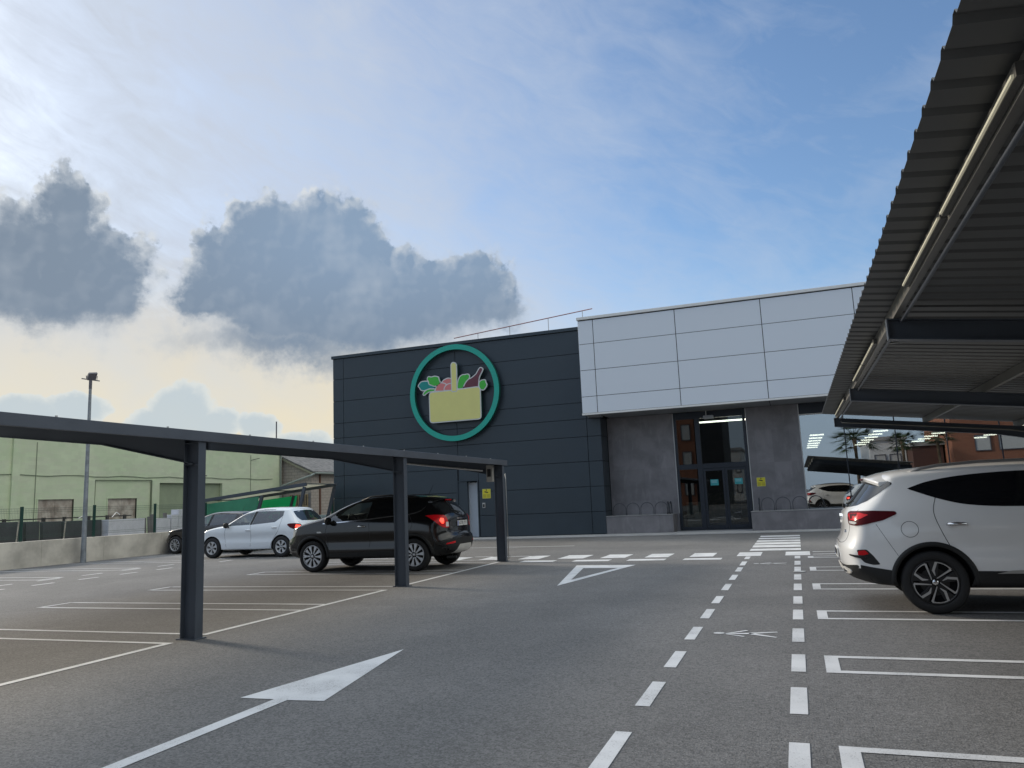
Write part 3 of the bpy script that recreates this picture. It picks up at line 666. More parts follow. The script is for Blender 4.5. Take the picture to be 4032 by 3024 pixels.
for y in np.arange(-3, 17.1, 1.37): m.tube([(-6.48, y, 2.355), (-6.48, y, 2.374)], .012, 6)
m.build('roof_bolts', SILV, lsh)
jb = MB().box(-6.86, -6.70, 16.82, 16.92, 1.86, 2.25).build('junction_box', mat('beige_plastic', (.36, .35, .32), .5), lsh, bevel=.008)
MB().box(-6.83, -6.74, 16.81, 16.819, 1.98, 2.16).build('meter_window', BLACKP, jb)
MB().tube([(-6.49, 17.1, 2.05), (-6.48, 17.1, 1.9), (-6.48, 17.1, .05)], .011, 8).build('conduit', SILV, lsh, smooth=True)
MB().tube([(-6.95, 16.82, 2.13), (-10.5, 16.82, 2.62)], .02, 8).build('tube_lamp', CLRL, lsh, smooth=True)
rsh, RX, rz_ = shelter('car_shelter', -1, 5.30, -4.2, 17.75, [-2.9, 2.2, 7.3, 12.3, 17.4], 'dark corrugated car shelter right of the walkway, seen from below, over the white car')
m = MB()
PL_ = mat('shelter_tube_lamp', (.5, .49, .40), .4, emit=(1., .92, .66), estr=.14)
for a, b in [(3.06, 4.60), (4.64, 6.19), (8.58, 10.05), (10.09, 11.6), (14.0, 15.42), (15.46, 16.93)]:
    lb = MB().box(.884, .918, a, b, 2.845, 2.90).build('tube_lamp', mat('lamp_batten', (.085, .082, .075), .5), rsh)
    MB().box(.872, .883, a+.02, b-.02, 2.850, 2.862).build('diffuser', PL_, lb)
MB().tube([(.99, -4, 2.80), (.99, 17.6, 2.80)], .014, 8).build('conduit', STEEL2, rsh, smooth=True)
for y_ in (8.4, 13.8): MB().box(.985, 1.09, y_-.03, y_+.03, 2.80, 2.83).build('lamp_bracket', PURL, rsh)
pts = [(.97, 17.65, 2.82), (.97, 17.5, 2.80), (1.02, 17.32, 2.72), (1.2, 17.3, 2.70), (1.6, 17.3, 2.655), (4.0, 17.3, 2.36), (5.2, 17.3, 2.1)]
MB().tube(pts, .016, 8).build('cable', PURL, rsh, smooth=True)

# ------------------------------------------------------------------ cars
def crv(pts, seg=10):
    """centripetal Catmull-Rom through 2D points, resampled"""
    P = [np.array(p, float) for p in pts]; P = [2*P[0]-P[1]]+P+[2*P[-1]-P[-2]]; out = []
    for i in range(1, len(P)-2):
        p0, p1, p2, p3 = P[i-1:i+3]; t = [0]
        for a, b in ((p0, p1), (p1, p2), (p2, p3)): t.append(t[-1]+max(1e-4, np.linalg.norm(b-a))**.5)
        for j in range(seg):
            u = t[1]+(t[2]-t[1])*j/seg
            A1 = (t[1]-u)/(t[1]-t[0])*p0+(u-t[0])/(t[1]-t[0])*p1; A2 = (t[2]-u)/(t[2]-t[1])*p1+(u-t[1])/(t[2]-t[1])*p2; A3 = (t[3]-u)/(t[3]-t[2])*p2+(u-t[2])/(t[3]-t[2])*p3
            B1 = (t[2]-u)/(t[2]-t[0])*A1+(u-t[0])/(t[2]-t[0])*A2; B2 = (t[3]-u)/(t[3]-t[1])*A2+(u-t[1])/(t[3]-t[1])*A3
            out.append((t[2]-u)/(t[2]-t[1])*B1+(u-t[1])/(t[2]-t[1])*B2)
    out.append(P[-2]); return np.array(out)
def samp(c, ts):
    s_ = np.r_[0, np.cumsum(np.linalg.norm(np.diff(c, axis=0), axis=1))]; s_ /= s_[-1]
    return np.c_[np.interp(ts, s_, c[:, 0]), np.interp(ts, s_, c[:, 1])]
def dist(c, x, z):
    a = c[:-1]; b = c[1:]; ab = b-a; L2 = (ab**2).sum(1)+1e-12
    px = x[..., None]-a[:, 0]; pz = z[..., None]-a[:, 1]
    t = np.clip((px*ab[:, 0]+pz*ab[:, 1])/L2, 0, 1); return np.sqrt(((px-t*ab[:, 0])**2+(pz-t*ab[:, 1])**2).min(-1))
class Body:
    def __init__(s, sp):
        s.sp = sp
        rear, top, front, bot = [crv(sp[k]) for k in ('rear', 'top', 'front', 'bottom')]
        nu, nv = 130, 60
        cs_ = lambda n, k: (1-k)*np.linspace(0, 1, n)+k*(.5-.5*np.cos(np.pi*np.linspace(0, 1, n)))
        u = cs_(nu, .85); v = cs_(nv, .8)
        T = samp(top, u); B = samp(bot, u); L_ = samp(rear, v); Q = samp(front, v)
        U, V = np.meshgrid(u, v, indexing='ij')
        X = [None]*2
        for k in range(2):
            X[k] = (1-V)*B[:, k][:, None]+V*T[:, k][:, None]+(1-U)*L_[:, k][None]+U*Q[:, k][None]-((1-U)*(1-V)*B[0, k]+U*(1-V)*B[-1, k]+(1-U)*V*T[0, k]+U*V*T[-1, k])
        x, z = X
        def f(d_, R_, n): q = np.clip(d_/R_, 0, 1); return (1-(1-q)**n)**(1/n)
        zs, ws = zip(*sp['sec']); ws = np.array(ws)
        zz = np.linspace(min(zs), max(zs), 200); wz = np.interp(zz, zs, ws)
        for _ in range(3): wz = np.convolve(np.pad(wz, 5, mode='edge'), np.ones(11)/11, mode='valid')
        W = np.interp(z, zz, wz)
        for (xc, xe, k) in sp['taper']:
            t = np.clip((x-xc)/(xe-xc), 0, 1); W = W*(1-k*t*t)
        for (za, zb, dep) in sp.get('crease', []):   # scooped flanks
            q = np.clip((z-za)/(zb-za), 0, 1); W = W-dep*(np.sin(np.pi*q)**2)*np.clip(1-np.abs((x-sp['wb']/2)/(sp['wb']*.62))**4, 0, 1)
        y = W*f(dist(bot, x, z), sp.get('Rb', .06), 2.2)*f(dist(top, x, z), sp.get('Rt', .11), 2.7)*f(dist(rear, x, z), sp.get('Rr', .26), 2.6)*f(dist(front, x, z), sp.get('Rf', .36), 2.3)
        y[0, :] = y[-1, :] = 0; y[:, 0] = y[:, -1] = 0
        vs = []; idx = {}
        for sgn in (-1, 1):
            for i in range(nu):
                for j in range(nv):
                    if i in (0, nu-1) or j in (0, nv-1):
                        if ('b', i, j) not in idx: idx['b', i, j] = len(vs); vs.append((x[i, j], 0, z[i, j]))
                        idx[sgn, i, j] = idx['b', i, j]
                    else: idx[sgn, i, j] = len(vs); vs.append((x[i, j], sgn*y[i, j], z[i, j]))
        fs = []
        for sgn in (-1, 1):
            for i in range(nu-1):
                for j in range(nv-1):
                    q = (idx[sgn, i, j], idx[sgn, i+1, j], idx[sgn, i+1, j+1], idx[sgn, i, j+1])
                    fs.append(q if sgn < 0 else q[::-1])
        s.vs, s.fs = vs, fs; s.bvh = BVHTree.FromPolygons([Vector(p) for p in vs], fs)
    def hit(s, a, b, view):
        if view == 'side': o, d_ = Vector((a, -3, b)), Vector((0, 1, 0))
        elif view == 'rear': o, d_ = Vector((-3, a, b)), Vector((1, 0, 0))
        elif view == 'front': o, d_ = Vector((6, a, b)), Vector((-1, 0, 0))
        elif view == 'top': o, d_ = Vector((a, b, 3)), Vector((0, 0, -1))
        else:   # ('diag', angle): direction in plan, a along the tangent
            an = view; d_ = Vector((math.cos(an), math.sin(an), 0)); t = Vector((-d_.y, d_.x, 0)) ; t = t if t.x > 0 else -t
            o = Vector((0, 0, b))+t*a-d_*5
        p, n, i, dd = s.bvh.ray_cast(o, d_)
        if p is None:
            q = s.bvh.find_nearest(o+d_*((3-.6) if view == 'side' else 2.4)); p = q[0]
        return p, d_
    def patch(s, poly, view='side', off=.004, depth=.012, g=.05):
        P = []
        n = len(poly)
        for i in range(n):
            a, b = Vector(poly[i]), Vector(poly[(i+1) % n]); k = max(1, int((b-a).length/g+.5))
            for j in range(k): P.append(a+(b-a)*j/k)
        nb = len(P); xs = [p.x for p in P]; zs_ = [p.y for p in P]
        def inside(q):
            c = False
            for i in range(nb):
                a, b = P[i], P[i-1]
                if (a.y > q.y) != (b.y > q.y) and q.x < (b.x-a.x)*(q.y-a.y)/(b.y-a.y)+a.x: c = not c
            return c
        I = []
        x = min(xs)+g/2
        while x < max(xs):
            z = min(zs_)+g/2
            while z < max(zs_):
                q = Vector((x, z))
                if inside(q) and min((q-p).length for p in P) > g*.45: I.append(q)
                z += g
            x += g
        r = geometry.delaunay_2d_cdt(P+I, [(i, (i+1) % nb) for i in range(nb)], [], 1, 1e-6)
        vs2, fs2 = r[0], [f_ for f_ in r[2]]
        if not fs2:
            r = geometry.delaunay_2d_cdt(P+I, [], [list(range(nb))], 1, 1e-6); vs2, fs2 = r[0], r[2]
        vs = []; dr_ = None
        for q in vs2:
            p, d_ = s.hit(q.x, q.y, view); vs.append(p-d_*off); dr_ = d_
        ed = {}
        for f_ in fs2:
            for i in range(len(f_)):
                e = (f_[i], f_[(i+1) % len(f_)]); k = tuple(sorted(e)); ed.setdefault(k, []).append(e)
        fs = [tuple(f_) for f_ in fs2]; m_ = {}
        for k, es in ed.items():
            if len(es) == 1:
                a, b = es[0]
                for q in (a, b):
                    if q not in m_: m_[q] = len(vs); vs.append(vs[q]+dr_*depth)
                fs.append((b, a, m_[a], m_[b]))
        m2 = MB(); m2.add(vs, fs); return m2
    def strip(s, pts, wd=.006, view='side', off=.0012, depth=.004, closed=False):
        c = crv(pts, 6) if len(pts) > 2 else np.array([np.array(pts[0])+(np.array(pts[1])-np.array(pts[0]))*t for t in np.linspace(0, 1, 12)])
        L_ = []; R_ = []
        for i in range(len(c)):
            a = c[max(0, i-1)]; b = c[min(len(c)-1, i+1)]; t = (b-a)/np.linalg.norm(b-a); n = np.array([-t[1], t[0]])*wd/2; L_.append(c[i]+n); R_.append(c[i]-n)
        vs = []; fs = []
        for a, b in zip(L_, R_):
            for q in (a, b): p, d_ = s.hit(q[0], q[1], view); vs += [p-d_*off, p+d_*depth]
        for i in range(len(c)-1):
            k = 4*i; fs += [(k, k+2, k+6, k+4), (k, k+4, k+5, k+1), (k+2, k+3, k+7, k+6)]
        return MB().add(vs, fs)
def mirror(mb):
    m = MB(); n = len(mb.v)
    m.v = list(mb.v)+[(x, -y, z) for x, y, z in mb.v]; m.f = list(mb.f)+[tuple(i+n for i in f_[::-1]) for f_ in mb.f]; return m
def flip(mb):
    m = MB(); m.v = [(x, -y, z) for x, y, z in mb.v]; m.f = [f_[::-1] for f_ in mb.f]; return m
def lathe(prof, n=48):
    """prof (r,y) about the y axis"""
    m = MB(); vs = []; fs = []; k = len(prof)
    for i in range(n):
        a = 2*math.pi*i/n
        for r, y in prof: vs.append((r*math.cos(a), y, r*math.sin(a)))
    for i in range(n):
        for j in range(k-1): fs.append((i*k+j, ((i+1) % n)*k+j, ((i+1) % n)*k+j+1, i*k+j+1))
    return m.add(vs, fs)
def pol(r, a): return (r*math.cos(R(a)), r*math.sin(R(a)))
def make_wheel(parent, sp, x, side, proto=None):
    if proto:
        c = copy_tree(proto, parent); c.location = (x, side*sp['ywheel'], sp['rw']); c.rotation_euler = (0, 0.3*x, math.pi if side > 0 else 0); return c
    r, rr, wd = sp['rw'], sp['rim'], .105
    prof = [(rr, -wd*.80), (rr+.012, -wd*.98), (rr+.03, -wd), (r-.05, -wd*1.02), (r-.02, -wd*.94), (r-.004, -wd*.78), (r, -wd*.4), (r, wd*.4), (r-.004, wd*.78), (r-.02, wd*.94), (r-.05, wd), (rr+.02, wd), (rr, wd*.8), (rr-.02, wd*.5), (rr-.02, -wd*.5), (rr, -wd*.80)]
    t = lathe(prof, 64).build('wheel', RUBBER, parent, smooth=True, world=False); t.location = (x, side*sp['ywheel'], sp['rw'])
    m_ = sp['rimmat']
    rimp = [(rr+.002, -wd*.86), (rr-.006, -wd*.93), (rr-.016, -wd*.90), (rr-.022, -wd*.55), (rr-.03, wd*.5)]
    rim = lathe(rimp, 64).build('rim', m_, t, smooth=True, world=False)
    MB().prism([pol(rr*.62, a*10) for a in range(36)], 'y', -wd*.30, -wd*.22).build('brake_disc', mat('brake_iron', (.05, .048, .045), .6, metal=.5), t, world=False)
    MB().prism([pol(rr*.97, a*10) for a in range(36)], 'y', -wd*.12, -wd*.08).build('back_plate', WELL, t, world=False)
    yo, yi = -wd*.84, -wd*.50
    sm_ = MB(); st = sp['style']
    if st == 'ten':
        for k in range(10):
            a = k*36+8
            sm_.prism([pol(.055, a-22), pol(rr*.5, a-10), pol(rr*.955, a-12.5), pol(rr*.965, a), pol(rr*.955, a+8.5), pol(rr*.5, a+5), pol(.055, a+12)], 'y', yo+.012*(k % 2), yi)
    elif st == 'six':
        for k in range(6):
            a = k*60+10
            sm_.prism([pol(.05, a-30), pol(rr*.45, a-17), pol(rr*.97, a-23), pol(rr*.98, a), pol(rr*.97, a+16), pol(rr*.60, a+6), pol(rr*.40, a+14), pol(.05, a+28)], 'y', yo, yi)
    elif st == 'thin':
        for k in range(10):
            a = k*36
            sm_.prism([pol(.04, a-20), pol(rr*.5, a-5), pol(rr*.96, a-5), pol(rr*.96, a+5), pol(rr*.5, a+4), pol(.04, a+18)], 'y', yo, yi)
    else:
        for k in range(5):
            a = k*72+18
            sm_.prism([pol(.05, a-34), pol(rr*.55, a-17), pol(rr*.97, a-15), pol(rr*.97, a+14), pol(rr*.6, a+12), pol(.05, a+34)], 'y', yo+.006, yi)
    sm_.build('spokes', m_, rim, world=False, bevel=.003)
    if st == 'blade':
        f_ = MB()
        def stroke(pts, w0):
            c = [Vector(p) for p in pts]; L_ = []; Q_ = []
            for i in range(len(c)):
                a = c[max(0, i-1)]; b = c[min(len(c)-1, i+1)]; tt = (b-a).normalized(); n = Vector((-tt.y, tt.x))*w0[i]/2; L_.append(tuple(c[i]+n)); Q_.append(tuple(c[i]-n))
            for i in range(len(c)-1): f_.prism([L_[i], L_[i+1], Q_[i+1], Q_[i]], 'y', yo-.004, yo+.0055)
        for k in range(5):
            o = -72*k
            q = lambda r_, a: pol(rr*r_*.935, a+o)
            stroke([q(.20, 140), q(.96, 111.6)], [.008, .022])
            stroke([q(.96, 111.6), q(.985, 122), q(.995, 133), q(.995, 144), q(.99, 154)], [.016]*5)
            stroke([q(.99, 154.5), q(.57, 166), q(.33, 158)], [.024, .026, .006])
        f_.build('machined_edges', ALU, rim, world=False)
        for k in range(5): pass
    hb = lathe([(.0, yo-.006), (.028, yo-.006), (.032, yo), (.032, yi)], 24).build('hub_cap', CHROME if st == 'blade' else m_, rim, smooth=True, world=False)
    nb = MB()
    for k in range(5):
        c = pol(.056, 72*k+30); nb.prism([(c[0]+.0085*math.cos(j*math.pi/4), c[1]+.0085*math.sin(j*math.pi/4)) for j in range(8)], 'y', yo-.002, yo+.01)
    nb.build('wheel_nuts', BLACKP if st != 'six' else SILV, rim, world=False)
    if st == 'blade':
        tx = text_mb('MG', .026, (0, yo-.0065, 0), (1, 0, 0), (0, 0, 1), (0, -1, 0), .001); tx.build('cap_emblem', BLK, rim, world=False)
    return t
def make_car(name, sp, loc, rz, label, cat='car', group=None):
    b = Body(sp); root = empty(name, loc, label, cat, group, rz)
    # body with wheel wells and window openings cut
    me = bpy.data.meshes.new('body'); me.from_pydata(b.vs, [], b.fs); bo = bpy.data.objects.new('body', me); C.objects.link(bo); bo.parent = root
    me.materials.append(sp['paint']); me.materials.append(WELL); me.materials.append(INNER)
    bm = bmesh.new(); bm.from_mesh(me); bmesh.ops.recalc_face_normals(bm, faces=bm.faces); bm.to_mesh(me); bm.free()
    ra = sp['ra']; cuts = []
    def cutter(mbs, mi):
        cut = bmesh.new()
        for mb in mbs:
            vv = [cut.verts.new(p) for p in mb.v]
            for f_ in mb.f: q = cut.faces.new([vv[i] for i in f_]); q.material_index = mi
        bmesh.ops.recalc_face_normals(cut, faces=cut.faces)
        cm = bpy.data.meshes.new('cut'); cut.to_mesh(cm); cut.free()
        for m_ in (sp['paint'], WELL, INNER): cm.materials.append(m_)
        co = bpy.data.objects.new('cut', cm); C.objects.link(co); co.parent = root; cuts.append(co)
        md = bo.modifiers.new('b', 'BOOLEAN'); md.operation = 'DIFFERENCE'; md.object = co; md.solver = 'EXACT'; md.material_mode = 'INDEX'
    cutter([MB().prism([(wx+ra*math.cos(i*math.pi/24), sp['rw']+ra*math.sin(i*math.pi/24)) for i in range(48)], 'y', sgn*(sp['ywheel']-.17), sgn*1.3) for wx in (0, sp['wb']) for sgn in (-1, 1)], 1)
    if sp.get('cabin'):
        cutter([MB().prism(sp['cabvol'], 'y', -.60, .60)], 2)
        cutter([MB().prism(rnd(wp_, .03), 'y', -1.3, 1.3) for wp_ in sp['cabin']], 2)
        cutter([MB().prism(rnd(sp['wscut'], .05), 'x', sp['wsx'], 3.6)], 2)
    dg = bpy.context.evaluated_depsgraph_get(); dg.update(); nm = bpy.data.meshes.new_from_object(bo.evaluated_get(dg))
    bo.modifiers.clear(); bo.data = nm; nm.name = 'body'; [bpy.data.objects.remove(q) for q in cuts]
    nm.materials.append(BLACKP)
    for p in nm.polygons:
        p.use_smooth = True
        if p.material_index == 0 and p.center.z < sp['lowz'](p.center.x): p.material_index = 3
    nm.set_sharp_from_angle(angle=R(38))
    # parts
    for (pn_, view, poly, m_, kw) in sp['patches']:
        kw = dict(kw); parent = bo; mir = kw.pop('mirror', view == 'side'); rr = kw.pop('r', .03); sep_ = kw.pop('sep', True)
        pb = b.patch(rnd(poly, rr) if rr else poly, view, **kw)
        sets = ([pb, flip(pb)] if mir and sep_ else ([mirror(pb)] if mir else [pb]))
        for q in sets: q.build(pn_, m_, root, smooth='auto', world=False)
    for (pn_, view, lines, wdt, m_, mir) in sp['strips']:
        for ln in lines:
            q = b.strip(ln, wdt, view)
            for q2 in ([q, flip(q)] if mir else [q]): q2.build(pn_, m_, root, world=False)
    # wheels
    w0 = make_wheel(root, sp, 0, -1)
    make_wheel(root, sp, 0, 1, w0); make_wheel(root, sp, sp['wb'], -1, w0); make_wheel(root, sp, sp['wb'], 1, w0)
    # arch trims
    if sp.get('clad'):
        ro = sp['clad']
        for wx in (0, sp['wb']):
            for sgn in (-1, 1):
                vs = []; fs = []; n = 40
                for i in range(n+1):
                    a = R(-14+208*i/n); row = []
                    for r_, of in ((ra-.004, -.02), (ra-.004, .014), (ra+.02, .020), (ro-.01, .014), (ro, -.004)):
                        p, d_ = b.hit(wx+r_*math.cos(a), max(.235, sp['rw']+r_*math.sin(a)), 'side'); row.append(p-d_*of)
                    vs += row
                for i in range(n):
                    for j in range(4): fs.append((i*5+j, i*5+j+1, (i+1)*5+j+1, (i+1)*5+j))
                m_ = MB().add(vs, fs); m_ = flip(m_) if sgn > 0 else m_
                m_.build('arch_trim', BLACKP, root, smooth=True, world=False)
    # door mirrors
    for sgn in (-1, 1):
        mx, mz = sp['mir']; yb = abs(b.hit(mx, mz-.02, 'side')[0].y)
        bmm = bmesh.new(); bmesh.ops.create_icosphere(bmm, subdivisions=3, radius=1)
        for v_ in bmm.verts:
            c = v_.co; v_.co = Vector((mx+.065*c.x*(1.25 if c.x > 0 else .55), sgn*(yb+.11+.10*math.copysign(abs(c.y)**.75, c.y)), mz+.02+.085*math.copysign(abs(c.z)**.75, c.z)))
        m2 = MB(); m2.v = [tuple(v_.co) for v_ in bmm.verts]; m2.f = [tuple(q.index for q in f_.verts) for f_ in bmm.faces]; bmm.free()
        mo = m2.build('door_mirror', sp.get('mirmat', BLACKP), root, smooth=True, world=False)
        MB().box(mx-.02, mx+.03, sgn*(yb-.02), sgn*(yb+.06), mz-.05, mz-.015).build('mirror_arm', BLACKP, mo, world=False)
    # door handles
    for hx, hz in sp['handles']:
        for sgn in (-1, 1):
            p = b.hit(hx, hz, 'side')[0]; yy = abs(p.y); m_ = MB()
            pts = [(hx-.095, sgn*(yy-.004), hz-.004), (hx-.08, sgn*(yy+.022), hz), (hx, sgn*(yy+.032), hz+.003), (hx+.08, sgn*(yy+.022), hz), (hx+.095, sgn*(yy-.004), hz-.004)]
            m_.tube(pts, [.012, .018, .020, .018, .012], 8).build('door_handle', sp['hmat'], root, smooth=True, world=False)
    if sp.get('cabin'):
        for sx in (sp['seat'], sp['seat']-.82):
            for sgn in (-1, 1):
                zt_ = sp['seatz']
                pr = [(sx-.10, .78), (sx+.02, .76), (sx-.06, zt_-.08), (sx-.10, zt_), (sx-.17, zt_), (sx-.19, zt_-.1)]
                m_ = MB().prism(rnd(pr, .04), 'y', sgn*.36-.22, sgn*.36+.22); m_.build('seat', mat('seat_cloth', (.035, .038, .042), .9), root, world=False, bevel=.02)
                MB().prism(rnd([(sx-.2, zt_+.02), (sx-.1, zt_+.01), (sx-.11, zt_+.16), (sx-.19, zt_+.17)], .03), 'y', sgn*.36-.12, sgn*.36+.12).build('headrest', mat('seat_cloth', (.035, .038, .042), .9), root, world=False, bevel=.02)
        wx_, wz_ = sp['seat']+.52, sp['seatz']-.22; yy = sp.get('steer', .36)
        pts = [(wx_+.07*math.sin(a)*.9, yy+.18*math.cos(a), wz_+.17*math.sin(a)) for a in [i*math.pi/10 for i in range(21)]]
        MB().tube(pts, .013, 8).build('steering_wheel', BLACKP, root, smooth=True, world=False)
        sx1 = sp['seat']+1.2
        MB().prism([(wx_+.1, wz_-.35), (wx_+.12, wz_-.02), (wx_+.3, wz_+.02), (sx1, wz_-.06), (sx1, wz_-.35)], 'y', -.6, .6).build('dashboard', mat('dash_plastic', (.028, .029, .03), .7), root, world=False)
    if sp.get('aerial'):
        ax, ay, l = sp['aerial']; p = b.hit(ax, ay, 'top')[0]
        MB().tube([p, p+Vector((-l*.55, 0, l))], [.006, .003], 6).build('aerial', BLACKP, root, world=False)
    return root, b, bo

def sm(L_): return [tuple(p) for p in crv(L_, 6)]
# ---- white SUV on the right
sp = dict(wb=2.585, rw=.335, rim=.235, ra=.385, clad=.435, ywheel=.785, style='blade', rimmat=RIMBLK, paint=WPAINT, hmat=CHROME, mirmat=WPAINT, lowz=lambda x: .452 + max(0, min(.045, (-.5-x)*.15)),
  rear=[(-.72, .30), (-.84, .38), (-.885, .48), (-.905, .60), (-.905, .74), (-.865, .80), (-.835, .90), (-.83, 1.02), (-.81, 1.10), (-.755, 1.165), (-.62, 1.32), (-.47, 1.50)],
  top=[(-.47, 1.50), (-.30, 1.555), (0.1, 1.59), (.7, 1.615), (1.2, 1.605), (1.6, 1.545), (2.0, 1.36), (2.48, 1.09), (2.8, 1.04), (3.15, .98), (3.36, .88)],
  front=[(3.20, .24), (3.40, .30), (3.475, .45), (3.475, .65), (3.44, .80), (3.36, .88)], bottom=[(-.72, .30), (-.3, .25), (.5, .24), (2.2, .24), (3.20, .24)],
  sec=[(.22, .85), (.33, .885), (.45, .895), (.62, .900), (.80, .905), (.95, .895), (1.05, .880), (1.13, .855), (1.25, .79), (1.38, .715), (1.48, .655), (1.62, .57)],
  taper=[(-.05, -.95, .10), (2.7, 3.5, .12)], crease=[(.52, .92, .022)], Rr=.22, Rt=.10, mir=(1.98, 1.09), handles=[(.27, .95), (1.30, .97)], aerial=(-.12, .0, .05),
  patches=[
   ('side_window', 'side', sm([(-.15, 1.348), (.02, 1.405), (.25, 1.45), (.60, 1.482), (1.10, 1.49), (1.45, 1.455), (1.80, 1.30), (2.08, 1.13)])+sm([(2.06, 1.11), (1.6, 1.10), (.95, 1.115), (.60, 1.13), (.34, 1.165), (.11, 1.235), (-.13, 1.335)]), PRIV, dict(off=.003, depth=.006, r=0)),
   ('rear_glass', 'rear', [(-.50, 1.165), (-.30, 1.155), (.30, 1.155), (.50, 1.165), (.50, 1.465), (0, 1.475), (-.50, 1.465)], REARG, dict(off=.004, depth=.01, r=0)),
   ('rear_glass_corner', R(50), [(-.30, 1.163), (-.13, 1.175), (.02, 1.225), (.12, 1.30), (.225, 1.405), (.20, 1.43), (.05, 1.455), (-.13, 1.47)], REARG, dict(off=.0045, depth=.01, r=.02, mirror=True)),
   ('windscreen', 'front', [(-.66, 1.12), (0, 1.10), (.66, 1.12), (.56, 1.50), (0, 1.53), (-.56, 1.50)], PRIV, dict(off=.003, depth=.006, r=.05)),
   ('tail_lamp', R(50), [(-.185, .965), (-.245, 1.10), (-.20, 1.115), (.12, 1.118), (.315, 1.105), (.33, 1.075), (.22, 1.01), (.06, .965), (-.04, .955)], REDD, dict(off=.010, depth=.022, r=.02, mirror=True)),
   ('lamp_cluster', R(50), [(-.155, 1.02), (-.215, 1.085), (-.02, 1.10), (.10, 1.075), (.02, 1.03), (-.06, 1.01)], REDL, dict(off=.0115, depth=.004, r=.015, mirror=True)),
   ('reversing_lamp', R(50), [(-.165, .978), (-.175, 1.006), (-.06, 1.001), (-.02, .985), (-.06, .968)], CLRL, dict(off=.0118, depth=.004, r=.006, mirror=True)),
   ('sill_cladding', 'side', [(.32, .245), (.40, .445), (2.16, .445), (2.24, .245)], BLACKP, dict(off=.012, depth=.02, r=.01)),
   ('sill_insert', 'side', [(.58, .425), (.72, .455), (1.2, .475), (1.9, .475), (2.0, .43)], SILV, dict(off=.018, depth=.01, r=.01)),
   ('bumper_cladding', 'side', [(-.36, .30), (-.40, .465), (-.60, .50), (-.72, .525), (-.72, .29)], BLACKP, dict(off=.007, depth=.01, r=.0)),
   ('bumper_cladding', 'rear', [(-.80, .32), (-.83, .525), (-.6, .505), (0, .49), (.6, .505), (.83, .525), (.80, .32)], BLACKP, dict(off=.006, depth=.01, r=.02)),
   ('skid_plate', 'rear', [(-.60, .405), (-.70, .44), (-.68, .465), (-.48, .482), (-.34, .462), (-.24, .49), (.24, .49), (.34, .462), (.48, .482), (.68, .465), (.70, .44), (.60, .405), (.40, .40), (.27, .44), (-.27, .44), (-.40, .40)], SKID, dict(off=.020, depth=.014, r=.02)),
   ('exhaust_trim', 'rear', [(-.53, .418), (-.56, .445), (-.47, .465), (-.39, .435), (-.43, .41)], CHROME, dict(off=.026, depth=.014, r=.012, mirror=True)),
   ('exhaust_opening', 'rear', [(-.515, .425), (-.54, .442), (-.475, .455), (-.42, .434), (-.445, .418)], BLK, dict(off=.028, depth=.01, r=.01, mirror=True)),
   ('reflector_surround', R(38), [(.205, .69), (.285, .695), (.33, .62), (.37, .53), (.32, .525), (.26, .55), (.23, .60)], BLACKP, dict(off=.004, depth=.01, r=.015, mirror=True)),
   ('reflector', R(38), [(.215, .635), (.225, .68), (.275, .685), (.30, .645), (.26, .63)], REDL, dict(off=.010, depth=.01, r=.01, mirror=True)),
   ('winglet', R(38), [(.10, .64), (.12, .625), (.24, .60), (.31, .615), (.27, .63), (.20, .632)], BLACKP, dict(off=.022, depth=.02, r=.006, mirror=True)),
   ('plate_recess', 'rear', [(-.36, .56), (-.30, .70), (.30, .70), (.36, .56), (.3, .545), (-.3, .545)], WPAINT, dict(off=.002, depth=.006, r=.02)),
   ('headlamp', R(130), [(-2.62, .80), (-2.60, .90), (-2.30, .93), (-2.2, .90), (-2.35, .82)], CLRL, dict(off=.006, depth=.014, r=.02, mirror=True)) if False else ('headlamp', 'side', [(2.98, .84), (3.36, .76), (3.30, .88), (2.95, .93)], CLRL, dict(off=.004, depth=.01, r=.02)),
   ('headliner_gap', 'side', [(-.15, 1.345), (-.12, 1.36), (-.10, 1.35)], SEAM, dict(off=.002, depth=.003, r=.0))][:-1],
  strips=[('door_gap', 'side', [[(.11, 1.24), (.07, 1.12), (.07, 1.04), (.12, .87), (.19, .70)], [(1.24, 1.10), (1.22, .80), (1.24, .45)], [(2.10, 1.05), (2.17, .85), (2.12, .46)]], .007, SEAM, True),
          ('bumper_gap', 'side', [[(-.52, .97), (-.43, .80), (-.33, .62)]], .004, SEAM, True),
          ('tailgate_gap', 'rear', [[(-.72, 1.13), (-.66, 1.0), (-.62, .86), (-.56, .775), (0, .765), (.56, .775), (.62, .86), (.66, 1.0), (.72, 1.13)]], .006, SEAM, False),
          ('pillar_line', 'side', [[(.11, 1.24), (.20, 1.34), (.27, 1.45)], [(.93, 1.12), (.90, 1.25), (.83, 1.48)], [(1.24, 1.115), (1.24, 1.3), (1.22, 1.49)]], .012, SEAM, True)])
wsuv, wb_, wbo = make_car('white_suv', sp, (1.31, 10.37, 0), 0, 'pearl white SUV with black wheels parked under the right shelter, tail to the walkway', 'car')
